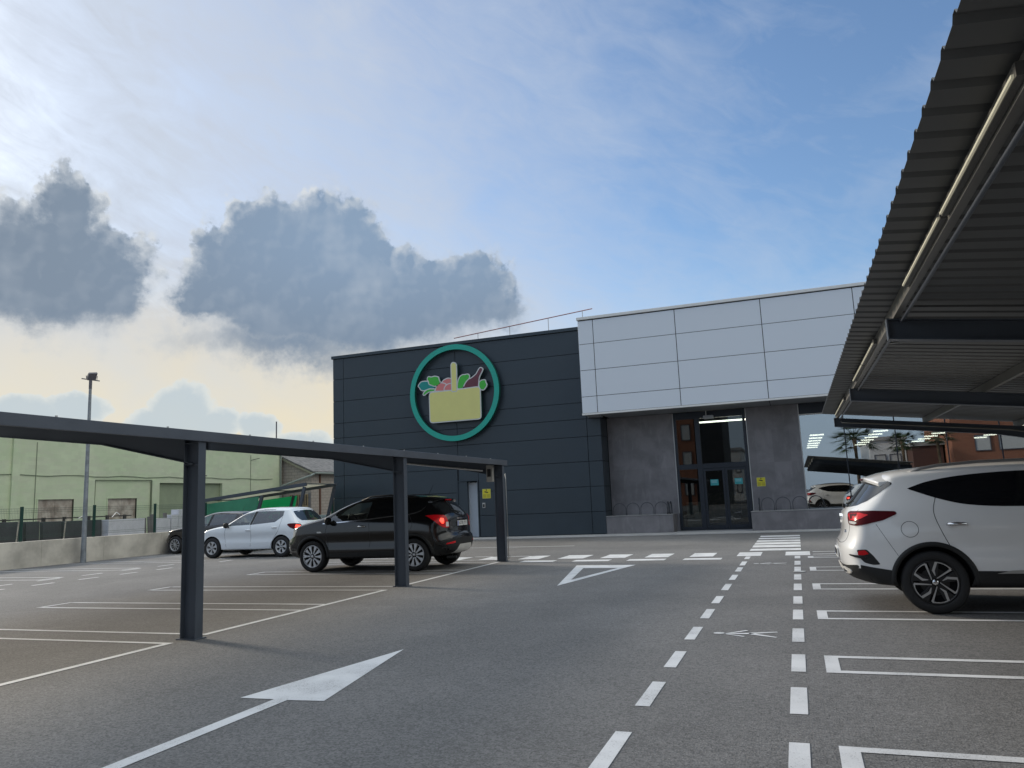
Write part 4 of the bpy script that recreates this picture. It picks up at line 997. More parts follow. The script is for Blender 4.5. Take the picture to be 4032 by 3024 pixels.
# its own trimmings: roof spoiler, rails, fuel flap, badge, plate, wiper
def loft(rows, closed=True):
    m = MB(); n = len(rows[0]); vs = [p for r_ in rows for p in r_]; fs = []
    for i in range(len(rows)-1):
        for j in range(n): fs.append((i*n+j, i*n+(j+1) % n, (i+1)*n+(j+1) % n, (i+1)*n+j))
    fs += [tuple(range(n))[::-1], tuple(range((len(rows)-1)*n, len(rows)*n))]
    return m.add(vs, fs)
rows = []
for i in range(21):
    t = -1+2*i/20; y = t*.665; e = abs(t)**4; xr = -.555+.12*e; zr = 1.493-.045*e-.02*t*t
    xf = -.18; zf = 1.572-.115*e-.03*t*t
    rows.append([(xf, y, zf-.02), (xf, y, zf), ((xf+xr)/2, y, (zf+zr)/2+.012), (xr+.012, y, zr+.004), (xr, y, zr-.012), (xr+.012, y, zr-.048), ((xf+xr)/2, y, (zf+zr)/2-.055)])
sp_ = loft(rows).build('roof_spoiler', WPAINT, wsuv, smooth='auto', world=False, bevel=.004)
MB().box(-.562, -.545, -.16, .16, 1.462, 1.482).build('high_brake_lamp', REDD, sp_, world=False, bevel=.003)
for sgn in (-1, 1):
    pts = []
    for x, dz_ in [(-.10, -.01), (.03, .022), (.20, .040), (.6, .046), (1.1, .044), (1.45, .02), (1.55, -.012)]:
        p = wb_.hit(x, sgn*.565, 'top')[0]; pts.append((p.x, p.y, p.z+dz_))
    MB().tube(pts, [.012, .017, .018, .018, .018, .017, .012], 8).build('roof_rail', mat('satin_rail', (.22, .22, .22), .4, metal=.4), wsuv, smooth=True, world=False)
fl = [(-.19+.085*math.cos(i*math.pi/12), .905+.085*math.sin(i*math.pi/12)) for i in range(25)]
wb_.strip(fl, .005).build('fuel_flap_gap', SEAM, wsuv, world=False)
def on_rear(bd, y, z, off): p, d_ = bd.hit(y, z, 'rear'); return p-d_*off
c0 = on_rear(wb_, 0, 1.02, .006)
oc = [(c0.y+.06*math.cos(R(22.5+45*i)), c0.z+.06*math.sin(R(22.5+45*i))) for i in range(8)]
bd_ = MB().prism(oc, 'x', c0.x-.012, c0.x+.02).build('rear_emblem', CHROME, wsuv, world=False, bevel=.003)
text_mb('MG', .07, (c0.x-.0135, 0, 1.02), (0, -1, 0), (0, 0, 1), (-1, 0, 0), .0012).build('emblem_letters', BLK, bd_, world=False)
c1 = on_rear(wb_, -.50, .885, .003); text_mb('ZS', .05, (c1.x-.006, -.50, .885), (.25, -.97, 0), (0, 0, 1), (-1, 0, 0), .003).build('model_letters', CHROME, wsuv, world=False)
def plate(bd, car, y, z, txt, tilt=0., w_=.52, h_=.11, off=.014):
    c = on_rear(bd, y, z, off); m_ = MB().box(c.x-.004, c.x+.012, y-w_/2, y+w_/2, z-h_/2, z+h_/2).build('number_plate', PLATE, car, world=False, bevel=.003)
    MB().box(c.x-.0052, c.x-.0041, y+w_/2-.045, y+w_/2-.004, z-h_/2+.004, z+h_/2-.004).build('blue_band', BLUEB, m_, world=False)
    text_mb(txt, .105, (c.x-.0052, y-.02, z), (0, -1, 0), (0, 0, 1), (-1, 0, 0), .0008).build('plate_characters', BLK, m_, world=False)
plate(wb_, wsuv, 0, .62, '0435 MWL')
c = on_rear(wb_, .0, 1.165, .03); wp = loft([[(c.x-.02+dx_, y, c.z+dz_) for dx_, dz_ in ((0, -.02), (.03, -.03), (.045, .02), (.01, .03))] for y in (-.035, .035)]).build('wiper_mount', BLACKP, wsuv, world=False, bevel=.008)
p1, p2 = on_rear(wb_, -.03, 1.19, .02), on_rear(wb_, -.34, 1.23, .014)
MB().tube([p1, p2], [.009, .005], 6).build('wiper_blade', BLACKP, wp, world=False)

# ---- black SUV under the left shelter
sp = dict(wb=2.56, rw=.345, rim=.245, ra=.395, clad=.46, ywheel=.775, style='ten', rimmat=ALU2, paint=BPAINT, hmat=CHROME, lowz=lambda x: .40,
  rear=[(-.64, .30), (-.77, .36), (-.83, .48), (-.845, .62), (-.83, .73), (-.775, .79), (-.76, .95), (-.75, 1.10), (-.705, 1.19), (-.55, 1.37), (-.40, 1.50)],
  top=[(-.40, 1.50), (-.25, 1.565), (.2, 1.61), (.8, 1.64), (1.25, 1.625), (1.6, 1.55), (1.95, 1.42), (2.32, 1.24), (2.62, 1.16), (2.95, 1.08), (3.20, .97), (3.32, .86)],
  front=[(3.12, .24), (3.34, .28), (3.43, .45), (3.45, .62), (3.42, .76), (3.32, .86)], bottom=[(-.66, .30), (-.3, .27), (.5, .25), (2.1, .25), (3.12, .24)],
  sec=[(.22, .83), (.33, .865), (.45, .875), (.62, .885), (.82, .89), (1.0, .88), (1.08, .865), (1.16, .825), (1.3, .755), (1.45, .67), (1.64, .57)],
  taper=[(.0, -.9, .17), (2.6, 3.5, .14)], crease=[(.46, .85, .035)], Rr=.40, Rt=.11, mir=(2.06, 1.10), handles=[(1.27, .975), (.28, 1.02)], aerial=(.05, 0, .22), seat=1.28, seatz=1.30, steer=.34,
  cabvol=[(-.10, .75), (-.10, 1.30), (.15, 1.52), (.8, 1.57), (1.3, 1.55), (1.65, 1.44), (2.0, 1.27), (2.2, 1.14), (2.2, .75)], wscut=[(-.62, 1.24), (0, 1.22), (.62, 1.24), (.53, 1.50), (0, 1.54), (-.53, 1.50)], wsx=1.3,
  cabin=[[(1.16, 1.145), (1.12, 1.50), (1.50, 1.475), (1.80, 1.35), (2.16, 1.125), (2.0, 1.09)], [(.14, 1.22), (.12, 1.48), (.98, 1.51), (1.03, 1.15)]],
  patches=[
   ('side_window', 'side', [(1.15, 1.135), (1.105, 1.51), (1.50, 1.485), (1.81, 1.36), (2.19, 1.115), (2.0, 1.08)], CARGLASS, dict(off=.001, depth=.004)),
   ('side_window', 'side', [(.12, 1.205), (.10, 1.49), (1.0, 1.52), (1.05, 1.14)], PRIV, dict(off=.001, depth=.004)),
   ('quarter_window', 'side', [(.06, 1.22), (.05, 1.48), (-.16, 1.46), (-.27, 1.38), (-.10, 1.27)], PRIV, dict(off=.002, depth=.004)),
   ('rear_glass', 'rear', [(-.58, 1.20), (0, 1.185), (.58, 1.20), (.60, 1.36), (.54, 1.46), (0, 1.48), (-.54, 1.46), (-.60, 1.36)], REARG, dict(off=.003, depth=.008, r=.05)),
   ('windscreen', 'front', [(-.66, 1.215), (0, 1.195), (.66, 1.215), (.55, 1.53), (0, 1.56), (-.55, 1.53)], CARGLASS, dict(off=.002, depth=.006, r=.05)),
   ('tail_lamp', R(40), [(-.03, 1.155), (-.06, 1.06), (.07, .985), (.16, .90), (.27, .885), (.235, 1.0), (.12, 1.12), (.55, 1.16)][:0] or [(.02, 1.10), (.06, 1.155), (.25, 1.17), (.46, 1.165), (.36, 1.08), (.26, .98), (.14, .90), (.02, .885), (-.035, .90), (-.02, .98)], REDL, dict(off=.010, depth=.02, r=.03, mirror=True)),
   ('brake_lamp', R(40), [(.10, 1.09), (.18, 1.10), (.21, 1.04), (.15, .97), (.10, .99)], REDE, dict(off=.014, depth=.01, r=.02, mirror=True)),
   ('reversing_lamp', R(40), [(-.02, 1.01), (.05, 1.01), (.06, .91), (-.025, .91)], CLRL, dict(off=.0125, depth=.006, r=.01, mirror=True)),
   ('sill_cladding', 'side', [(.30, .25), (.38, .43), (.6, .445), (2.1, .40), (2.26, .25)], BLACKP, dict(off=.010, depth=.02, r=.01)),
   ('bumper_cladding', 'rear', [(-.80, .33), (-.84, .60), (-.5, .66), (0, .665), (.5, .66), (.84, .60), (.80, .33)], BLACKP, dict(off=.006, depth=.01, r=.03)),
   ('skid_plate', 'rear', [(-.40, .33), (-.30, .52), (.30, .52), (.40, .33)], SKID, dict(off=.016, depth=.012, r=.04)),
   ('reflector', 'rear', [(-.70, .535), (-.69, .565), (-.58, .585), (-.47, .60), (-.46, .56), (-.58, .545)], REDL, dict(off=.012, depth=.01, r=.01, mirror=True)),
   ('tailgate_bar', 'rear', [(-.24, 1.055), (-.24, 1.09), (.24, 1.09), (.24, 1.055)], CHROME, dict(off=.014, depth=.014, r=.01)),
   ('headlamp', 'side', [(3.04, .80), (3.28, .72), (3.40, .78), (3.28, .90), (3.05, 1.0), (2.92, 1.02)], CLRL, dict(off=.004, depth=.01, r=.03)),
   ('fog_lamp', 'front', [(-.72, .40), (-.74, .56), (-.60, .54), (-.55, .42)], CHROME, dict(off=.006, depth=.01, r=.02, mirror=True)),
   ('side_indicator', 'side', [(2.30, .855), (2.32, .89), (2.42, .89), (2.42, .86)], CLRL, dict(off=.006, depth=.008, r=.01)),
   ('front_lip', 'side', [(3.0, .25), (2.98, .40), (3.42, .42), (3.44, .30)], BLACKP, dict(off=.006, depth=.01, r=.01))],
  strips=[('door_gap', 'side', [[(1.10, 1.12), (1.07, .8), (1.09, .40)], [(2.16, 1.05), (2.20, .85), (2.10, .42)], [(.12, 1.19), (.02, 1.0), (.10, .82), (.26, .62), (.34, .45)], [(2.42, 1.10), (2.9, 1.03), (3.05, 1.0)]], .007, SEAM, True),
          ('tailgate_gap', 'rear', [[(-.66, 1.17), (-.64, 1.0), (-.58, .84), (-.5, .765), (0, .75), (.5, .765), (.58, .84), (.64, 1.0), (.66, 1.17)]], .006, SEAM, False),
          ('chrome_beltline', 'side', [[(2.28, 1.065), (2.0, 1.075), (1.15, 1.125), (.5, 1.175), (.10, 1.205), (-.14, 1.27), (-.22, 1.35)]], .022, CHROME, True)])
bsuv, bb_, bbo = make_car('black_suv', sp, (-7.80, 15.73, 0), math.pi, 'black SUV with bright alloy wheels parked nose-in under the left shelter, brake lamps lit', 'car')
rows = []
for i in range(17):
    t = -1+2*i/16; y = t*.60; e = abs(t)**4
    rows.append([(-.16, y, 1.56-.10*e-.03*t*t), (-.16, y, 1.585-.10*e-.03*t*t), (-.42+.08*e, y, 1.52-.03*t*t-.03*e), (-.44+.08*e, y, 1.50-.03*t*t-.03*e), (-.40+.08*e, y, 1.485-.03*t*t-.03*e)])
s2 = loft(rows).build('roof_spoiler', BPAINT, bsuv, smooth='auto', world=False, bevel=.003)
MB().box(-.452, -.43, -.15, .15, 1.475, 1.495).build('high_brake_lamp', REDL, s2, world=False)
for sgn in (-1, 1):
    pts = []
    for x, dz_ in [(-.05, -.005), (.1, .03), (.7, .045), (1.2, .035), (1.45, -.008)]:
        p = bb_.hit(x, sgn*.55, 'top')[0]; pts.append((p.x, p.y, p.z+dz_))
    MB().tube(pts, .017, 8).build('roof_rail', BLACKP, bsuv, smooth=True, world=False)
plate(bb_, bsuv, 0, .965, '6278 JYX', off=.012)
c0 = on_rear(bb_, 0, 1.14, .008)
rgp = lathe([(.055, -.004), (.055, .004), (.044, .004), (.044, -.004), (.055, -.004)], 32)
q = MB(); q.v = [(c0.x-y, x, z+c0.z) for x, y, z in rgp.v]; q.f = rgp.f; em = q.build('rear_emblem', CHROME, bsuv, smooth='auto', world=False)
MB().prism([(-.065, 1.145), (-.005, 1.150), (-.02, 1.135), (.065, 1.135), (.005, 1.128), (.02, 1.145)], 'x', c0.x-.006, c0.x+.003).build('emblem_bolt', CHROME, em, world=False)
cm_ = on_rear(bb_, .42, .80, .004); text_mb('MOKKA X', .045, (cm_.x-.004, .42, .80), (0, -1, 0), (0, 0, 1), (-1, 0, 0), .002).build('model_letters', CHROME, bsuv, world=False)
p1, p2 = on_rear(bb_, 0, 1.21, .03), on_rear(bb_, .30, 1.27, .014)
MB().tube([p1, p2], [.012, .005], 6).build('wiper_blade', BLACKP, bsuv, world=False)
MB().tube([(-.62, .52, .26), (-.84, .52, .26)], .03, 10).build('exhaust_pipe', BLACKP, bsuv, world=False, smooth='auto')

# ---- white hatchback
def hatch(paint_, style, rimm, hm, hscale=1.0, lamp=REDL):
    z_ = lambda L_: [(x, z*hscale if z > .5 else z) for x, z in L_]
    return dict(wb=2.62, rw=.315, rim=.20, ra=.365, ywheel=.76, style=style, rimmat=rimm, paint=paint_, hmat=hm, lowz=lambda x: .235,
      rear=z_([(-.56, .26), (-.66, .34), (-.705, .48), (-.715, .62), (-.70, .78), (-.66, .95), (-.60, 1.05), (-.42, 1.26), (-.27, 1.42)]),
      top=z_([(-.27, 1.42), (-.12, 1.475), (.3, 1.505), (.8, 1.51), (1.2, 1.485), (1.55, 1.38), (1.85, 1.22), (2.2, 1.03), (2.5, .985), (2.85, .92), (3.15, .80), (3.24, .72)]),
      front=z_([(3.05, .22), (3.27, .28), (3.34, .42), (3.345, .55), (3.31, .65), (3.24, .72)]), bottom=[(-.56, .26), (-.2, .23), (.5, .21), (2.1, .21), (3.05, .22)],
      sec=z_([(.2, .81), (.3, .845), (.45, .855), (.62, .865), (.8, .868), (.93, .855), (1.02, .82), (1.15, .75), (1.3, .67), (1.5, .56)]),
      taper=[(-.05, -.75, .12), (2.6, 3.4, .14)], crease=[(.42, .80, .022)], Rr=.22, Rt=.10, mir=(1.98, .985*hscale), handles=[(1.22, .84*hscale), (.24, .90*hscale)], aerial=None, seat=1.28, seatz=1.14*hscale, steer=.34,
      cabvol=z_([(-.05, .70), (-.05, 1.15), (.1, 1.36), (.4, 1.44), (.8, 1.45), (1.2, 1.42), (1.5, 1.32), (1.8, 1.15), (2.02, 1.02), (2.02, .70)]), wscut=z_([(-.60, 1.08), (0, 1.065), (.60, 1.08), (.50, 1.375), (0, 1.40), (-.50, 1.375)]), wsx=1.2,
      cabin=[z_([(1.20, 1.005), (1.13, 1.385), (1.45, 1.34), (1.72, 1.20), (2.03, .985)]), z_([(.28, 1.065), (.06, 1.22), (.05, 1.375), (1.00, 1.395), (1.08, 1.01)])],
      patches=[('side_window', 'side', z_([(1.19, .995), (1.12, 1.395), (1.45, 1.35), (1.73, 1.21), (2.07, .975)]), CARGLASS, dict(off=.001, depth=.004, r=.02)),
       ('side_window', 'side', z_([(.26, 1.055), (.04, 1.22), (.03, 1.385), (1.02, 1.405), (1.10, 1.0)]), glass_mat('car_tinted_side_glass', (.16, .18, .19), .10), dict(off=.001, depth=.004, r=.03)),
       ('pillar_trim', 'side', z_([(1.105, 1.0), (1.02, 1.405), (1.12, 1.40), (1.185, .998)]), BLACKP, dict(off=.002, depth=.004, r=0)),
       ('rear_glass', 'rear', z_([(-.55, 1.08), (0, 1.06), (.55, 1.08), (.60, 1.18), (.54, 1.37), (0, 1.395), (-.54, 1.37), (-.60, 1.18)]), REARG, dict(off=.003, depth=.008, r=.05)),
       ('windscreen', 'front', z_([(-.64, 1.06), (0, 1.045), (.64, 1.06), (.53, 1.395), (0, 1.42), (-.53, 1.395)]), CARGLASS, dict(off=.002, depth=.006, r=.05)),
       ('tail_lamp', R(42), z_([(.08, .86), (.06, .93), (.12, .985), (.30, 1.005), (.44, 1.0), (.49, .97), (.42, .88), (.30, .82), (.15, .81)]), REDD, dict(off=.008, depth=.016, r=.03, mirror=True)),
       ('brake_lamp', R(42), z_([(.12, .86), (.11, .94), (.26, .96), (.29, .87)]), lamp, dict(off=.010, depth=.006, r=.02, mirror=True)),
       ('bumper_lip', 'side', [(.36, .20), (.36, .245), (2.26, .245), (2.26, .20)], BLACKP, dict(off=.004, depth=.01, r=0)),
       ('rear_valance', 'rear', [(-.66, .28), (-.70, .40), (0, .42), (.70, .40), (.66, .28)], BLACKP, dict(off=.004, depth=.01, r=.02)),
       ('headlamp', 'side', z_([(2.92, .70), (3.2, .63), (3.28, .70), (3.12, .80), (2.86, .85)]), CLRL, dict(off=.004, depth=.01, r=.03))],
      strips=[('door_gap', 'side', [z_([(1.15, .99), (1.12, .7), (1.15, .27)]), z_([(2.08, .95), (2.12, .7), (2.05, .27)]), z_([(.03, 1.30), (.05, 1.0), (.10, .80), (.30, .55), (.42, .27)])], .007, SEAM, True),
              ('tailgate_gap', 'rear', [z_([(-.66, 1.06), (-.63, .9), (-.56, .72), (-.5, .66), (0, .65), (.5, .66), (.56, .72), (.63, .9), (.66, 1.06)])], .006, SEAM, False)])
sp = hatch(WPAINT2, 'six', ALU2, WPAINT2, lamp=REDE)
wh, hb_, hbo = make_car('white_hatchback', sp, (-14.86, 20.56, 0), math.pi, 'white hatchback with silver wheel covers parked beyond the first shelter post', 'car')
sp = hatch(GPAINT, 'thin', ALU2, GPAINT, hscale=.965); sp['aerial'] = (.3, 0, .16); sp['rim'] = .215
dh, db_, dbo = make_car('dark_hatchback', sp, (-18.84, 23.15, 0), math.pi, 'dark grey hatchback parked behind the white hatchback, its nose against the concrete wall', 'car')
c = copy_tree(wh); c.location = (2.55, 22.3, 0); c.rotation_euler = (0, 0, 0); c['label'] = 'white hatchback hidden behind the white SUV and mirrored in the shop window'

# ------------------------------------------------------------------ left boundary
wl = MB(); wy = [2.0, 7.0, 12.0, 17.6, 19.9, 22.4, 25.0, 28.0]
for a, b in zip(wy[:-1], wy[1:]): wl.box(-22.45, -22.2, a+.004, b-.004, -.02, .79)
wl.box(-22.44, -22.21, 2., 28., -.02, .78)
tag(wl.build('retaining_wall', CONC, bevel=.008), 'low stained concrete wall along the left edge of the car park', 'wall')
GRN = mat('green_fence_post', (.008, .045, .035), .5); GRW = mat('green_fence_wire', (.03, .07, .05), .5)
fe = empty('mesh_fence', (-22.32, 15, .79), 'green wire mesh fence with square posts standing on the concrete wall', 'fence')
py_ = [9.18, 11.78, 14.38, 16.98, 19.58, 22.20, 24.8, 27.4]
for y in py_: MB().box(-22.36, -22.30, y-.04, y+.04, .785, 1.85).build('fence_post', GRN, fe, bevel=.004)
for a, b in zip(py_[:-1], py_[1:]):
    m = MB()
    for y in np.arange(a+.06, b-.03, .05): m.tube([(-22.33, y, .87), (-22.33, y, 1.80)], .0028, 4, False)
    for z in (.90, .96, 1.28, 1.34, 1.66, 1.72, 1.79): m.tube([(-22.33+(.02 if z in (.96, 1.34, 1.72) else 0), a+.04, z), (-22.33+(.02 if z in (.96, 1.34, 1.72) else 0), b-.04, z)], .0034, 4, False)
    m.build('mesh_panel', GRW, fe)
lp = empty('floodlight_mast', (-21.9, 18.85, 0), 'tall grey tapering mast with one floodlight in front of the concrete wall', 'street lamp')
MB().tube([(-21.9, 18.85, 0), (-21.9, 18.85, .8), (-21.9, 18.85, 5.7)], [.09, .075, .045], 16).build('mast', mat('weathered_galvanised', (.25, .275, .30), .55, metal=.3, var=.3, vscale=4.), lp, smooth='auto')
DK = mat('dark_lamp_metal', (.10, .095, .11), .5)
MB().tube([(-21.9, 18.85, 5.701), (-21.9, 18.85, 6.0)], .05, 12).build('mast_head', DK, lp)
MB().tube([(-22.02, 18.60, 6.03), (-21.78, 19.10, 5.99)], .018, 8).build('cross_bar', DK, lp)
flp = MB(); 
c_ = Vector((-21.88, 18.88, 6.14)); ax = Vector((.42, .88, .12)).normalized(); up_ = Vector((.55, -.15, .82)).normalized(); nn_ = ax.cross(up_).normalized()
vs_ = [c_+ax*a*.13+up_*b*.12+nn_*d_*(.045 if b > 0 else .09) for a in (-1, 1) for b in (-1, 1) for d_ in (-1, 1)]
flp.add(vs_, [(0, 1, 3, 2), (4, 6, 7, 5), (0, 4, 5, 1), (2, 3, 7, 6), (0, 2, 6, 4), (1, 5, 7, 3)])
fl_ = flp.build('floodlight_head', DK, lp, bevel=.01)
MB().tube([(-21.96, 18.74, 6.03), (-21.97, 18.73, 6.15)], .010, 6).tube([(-21.82, 19.02, 6.0), (-21.80, 19.02, 6.15)], .010, 6).build('bracket', DK, fl_)
MB().tube([(-21.9, 18.82, 6.02), (-21.93, 18.86, 6.07), (-21.9, 18.88, 6.1)], .012, 6).build('gear_cable', DK, fl_)
# stone slabs and blocks stored behind the fence
DSL = mat('dark_slab', (.065, .07, .075), .45, var=.2, vscale=1.5); WSL = mat('white_block', (.62, .63, .68), .7, var=.1, vscale=2.); MSL = mat('grey_slab', (.17, .16, .16), .6, var=.3, vscale=2.)
WOOD = mat('pale_timber', (.42, .39, .32), .8, var=.2, vscale=3.)
def slab(name, y0, y1, z1, m_, label, group, cat, x=-24., t=.16, lean=.06):
    o = MB().prism([(x, 0), (x+t, 0), (x+t-lean, z1), (x-lean, z1)], 'y', y0, y1).build(name, m_, bevel=.006); tag(o, label, cat, group)
slab('stone_slab', 12.2, 13.9, 1.40, DSL, 'dark slab leaning behind the fence, farthest left', 'dark slabs behind the fence', 'slab')
slab('stone_slab', 14.0, 15.9, 1.42, DSL, 'dark slab leaning behind the fence at the left edge of view', 'dark slabs behind the fence', 'slab')
slab('stone_slab', 16.0, 18.25, 1.40, DSL, 'wide dark slab crossed by the leftmost fence post', 'dark slabs behind the fence', 'slab')
slab('stone_slab', 18.35, 18.82, 1.385, DSL, 'narrow dark slab right of the leftmost fence post', 'dark slabs behind the fence', 'slab')
slab('stone_slab', 18.95, 19.64, 1.36, DSL, 'dark slab left of the pale timber prop', 'dark slabs behind the fence', 'slab')
slab('stone_slab', 19.74, 21.28, 1.35, DSL, 'longest dark slab, behind the floodlight mast', 'dark slabs behind the fence', 'slab')
slab('white_block', 21.32, 22.98, 1.33, WSL, 'long white block beside the dark slabs behind the fence', 'white blocks behind the fence', 'block', t=.4, lean=0)
slab('white_block', 23.56, 24.28, 1.30, WSL, 'white block left of the tall white block behind the fence', 'white blocks behind the fence', 'block', t=.4, lean=0)
slab('white_block', 24.32, 24.68, 1.42, WSL, 'white block stepped up beside the tallest one', 'white blocks behind the fence', 'block', t=.4, lean=0)
slab('white_block', 24.70, 26.6, 1.62, WSL, 'tallest white block behind the fence, next to the shelter post', 'white blocks behind the fence', 'block', t=.4, lean=0)
for y0, y1, z1, lb in [(23.02, 23.16, 1.34, 'thin grey stone offcut at the right end of the long white block'), (23.26, 23.38, 1.38, 'grey stone offcut between two white blocks, left one'), (23.40, 23.54, 1.47, 'tall grey stone offcut between two white blocks'), (24.05, 24.2, 1.5, 'tall narrow offcut in front of the stepped white block'), (24.42, 24.6, 1.2, 'short grey offcut before the stepped white block'), (24.85, 24.98, 1.2, 'thin short offcut before the tallest white block'), (25.1, 25.35, 1.2, 'short wide offcut before the tallest white block')]:
    slab('stone_offcut', y0, y1, z1, MSL, lb, 'grey offcuts behind the fence', 'slab', x=-23.7, t=.06, lean=.08)
for y, lb in [(17.95, 'pale timber prop by the leftmost fence post'), (19.66, 'pale timber prop between two dark slabs')]:
    tag(MB().tube([(-23.72, y-.12, .0), (-23.74, y+.02, 1.42)], .022, 6).build('timber_prop', WOOD), lb, 'timber', 'timber props behind the fence')
rk = MB(); rk.box(-24.35, -24.3, 12, 23, 1.44, 1.48)
for y in (13.4, 15.0, 16.2, 17.9, 19.3, 20.1, 21.1, 21.9, 22.7): rk.box(-24.36, -24.29, y-.05, y+.05, 0, 1.5)
tag(rk.build('slab_rack', mat('rusty_dark_steel', (.04, .035, .035), .7)), 'dark steel rack whose uprights show above the dark slabs', 'rack')
tag(MB().tube([(-24.2, 20.55, 1.42), (-24.2, 20.95, 1.60)], .014, 6).tube([(-24.2, 22.0, 1.42), (-24.2, 22.2, 1.6), (-24.2, 22.36, 1.5)], .014, 6).build('bent_bar', TRIM), 'white bent metal bars sticking up over the dark slabs', 'metal bar')

# trolley shelter next to the dark wall
ts = empty('trolley_shelter', (-20, 26, 0), 'dark steel trolley shelter with green side panels and slanted legs beside the dark wall', 'trolley shelter')
def fr_beam(m, a, b, y, t=.055, dpt=.10):
    """bar in the XZ plane from a to b, depth in Y"""
    a, b = Vector(a), Vector(b); u = (b-a).normalized(); n = Vector((-u.y, u.x))*t
    m.prism([tuple(a+n), tuple(b+n), tuple(b-n), tuple(a-n)], 'y', y, y+dpt)
YA, YC = 25.0, 27.05
MILK = mat('milky_polycarbonate', (.6, .6, .55), .5); t_ = MILK.node_tree; tl_ = t_.nodes.new('ShaderNodeBsdfTranslucent'); tl_.inputs[0].default_value = (.7, .7, .62, 1); mxx = t_.nodes.new('ShaderNodeMixShader'); mxx.inputs[0].default_value = .6
t_.links.new(t_.nodes['Principled BSDF'].outputs[0], mxx.inputs[1]); t_.links.new(tl_.outputs[0], mxx.inputs[2]); t_.links.new(mxx.outputs[0], t_.nodes['Material Output'].inputs[0])
TL_, TR_ = (-22.75, 1.915), (-17.72, 2.36)
for y in (YA, YC):
    m = MB(); fr_beam(m, TL_, TR_, y, .065); m.build('top_beam', STEEL, ts, bevel=.004)
    for p, q in [((-17.80, 2.26), (-18.42, 0)), ((-19.78, 2.0), (-20.38, 0)), ((-22.68, 1.83), (-22.62, 0))]:
        m = MB(); fr_beam(m, p, q, y+.005, .06, .09); m.build('leg', STEEL, ts, bevel=.004)
for p, q in ((TL_, 1), (TR_, 0), ((-19.75, 2.175), 0)): MB().box(p[0]-.05, p[0]+.05, YA+.101, YC-.001, p[1]-.005, p[1]+.035).build('cross_beam', STEEL, ts)
MB().prism([(TL_[0]+.06, TL_[1]+.045), (TR_[0]-.06, TR_[1]+.045), (TR_[0]-.06, TR_[1]+.052), (TL_[0]+.06, TL_[1]+.052)], 'y', YA+.101, YC-.001).build('roof_panel', MILK, ts)
GP = mat('muted_green_panel', (.045, .26, .145), .35, var=.12, vscale=2.); GPB = mat('bright_green_panel', (.01, .78, .28), .4)
MB().prism([(-22.6, .25), (-22.62, 1.77), (-19.93, 1.985), (-20.30, .25)], 'y', YA+.04, YA+.055).build('side_panel', GP, ts)
MB().prism([(-22.6, .25), (-22.62, 1.77), (-19.62, 1.99), (-20.0, .25)], 'y', YC+.04, YC+.055).build('side_panel', GPB, ts)

# pale green industrial shed
GX = -36.
LG_ = bpy.data.materials.new('pale_green_render'); LG_.use_nodes = True; t = LG_.node_tree; k = N(t); b_ = t.nodes['Principled BSDF']
vec = t.nodes.new('ShaderNodeTexCoord').outputs['Object']; x, y, z = k.sep(vec)
row = k.m('FLOOR', k.m('MULTIPLY', z, 5.)); wnz = t.nodes.new('ShaderNodeTexWhiteNoise'); wnz.noise_dimensions = '2D'
t.links.new(k.comb(k.m('FLOOR', k.m('ADD', k.m('MULTIPLY', y, 2.5), k.m('MULTIPLY', row, .5))), row), wnz.inputs['Vector'])
n_ = k.noise(vec, .55, 7, .65, .4).outputs[0]; n3 = k.noise(k.v('MULTIPLY', vec, (1, .5, 2.)), 1.2, 6, .7).outputs[0]
col = k.mix(k.ramp(n_, .35, .65), (.52, .61, .41), (.58, .65, .46)); col = k.mix(k.m('MULTIPLY', k.ramp(n3, .42, .62), .55), col, (.55, .58, .44))
vv = k.m('ADD', .96, k.m('MULTIPLY', wnz.outputs['Value'], .07)); col = k.mix(1., col, k.comb(vv, vv, vv), 'MULTIPLY')
t.links.new(col, b_.inputs['Base Color']); b_.inputs['Roughness'].default_value = .9
gs = empty('green_shed', (GX-8, 30, 0), 'long pale green rendered industrial shed behind the fence', 'building')
HG = 5.75
m = MB(); ops = [(28.2, 30.25, 1.30, 2.46), (32.4, 34.4, 1.30, 2.46), (36.1, 41.5, 0, 3.36)]
ys_ = [6.]+[v for o_ in ops for v in o_[:2]]+[47.8]
for a, b in zip(ys_[::2], ys_[1::2]): m.box(GX-.3, GX, a, b, 0, HG)
for y0, y1, z0, z1 in ops:
    m.box(GX-.3, GX, y0, y1, z1, HG)
    if z0 > 0: m.box(GX-.3, GX, y0, y1, 0, z0)
m.box(GX-16, GX-.3, 47.5, 47.8, 0, HG).build('wall', LG_, gs)
m = MB().prism([(GX+.1, HG), (GX-8, HG+1.0), (GX-16, HG), (GX-16, HG+.1), (GX-8, HG+1.12), (GX+.1, HG+.12)], 'y', 6, 47.85); m.build('roof', mat('fibre_cement', (.25, .24, .23), .9, var=.2), gs)
WB_ = mat('stained_shutter_board', (.46, .42, .36), .85, var=.45, vscale=1.6, col2=(.24, .19, .155), detail=8)
for y0, y1, z0, z1 in ops[:2]:
    w1 = MB().box(GX-.12, GX-.08, y0, (y0+y1)/2-.01, z0, z1).box(GX-.12, GX-.08, (y0+y1)/2+.01, y1, z0, z1).build('window', WB_, gs)
    MB().box(GX-.1, GX+.03, y0-.06, y1+.06, z1, z1+.05).box(GX-.1, GX+.03, y0-.06, y0, z0, z1).box(GX-.1, GX+.03, y1, y1+.06, z0, z1).build('frame', LG_, w1)
MB().box(GX-.24, GX-.2, 36.1, 41.5, 0, 3.36).build('large_gate', mat('pale_green_gate', (.28, .33, .22), .7, var=.08), gs)
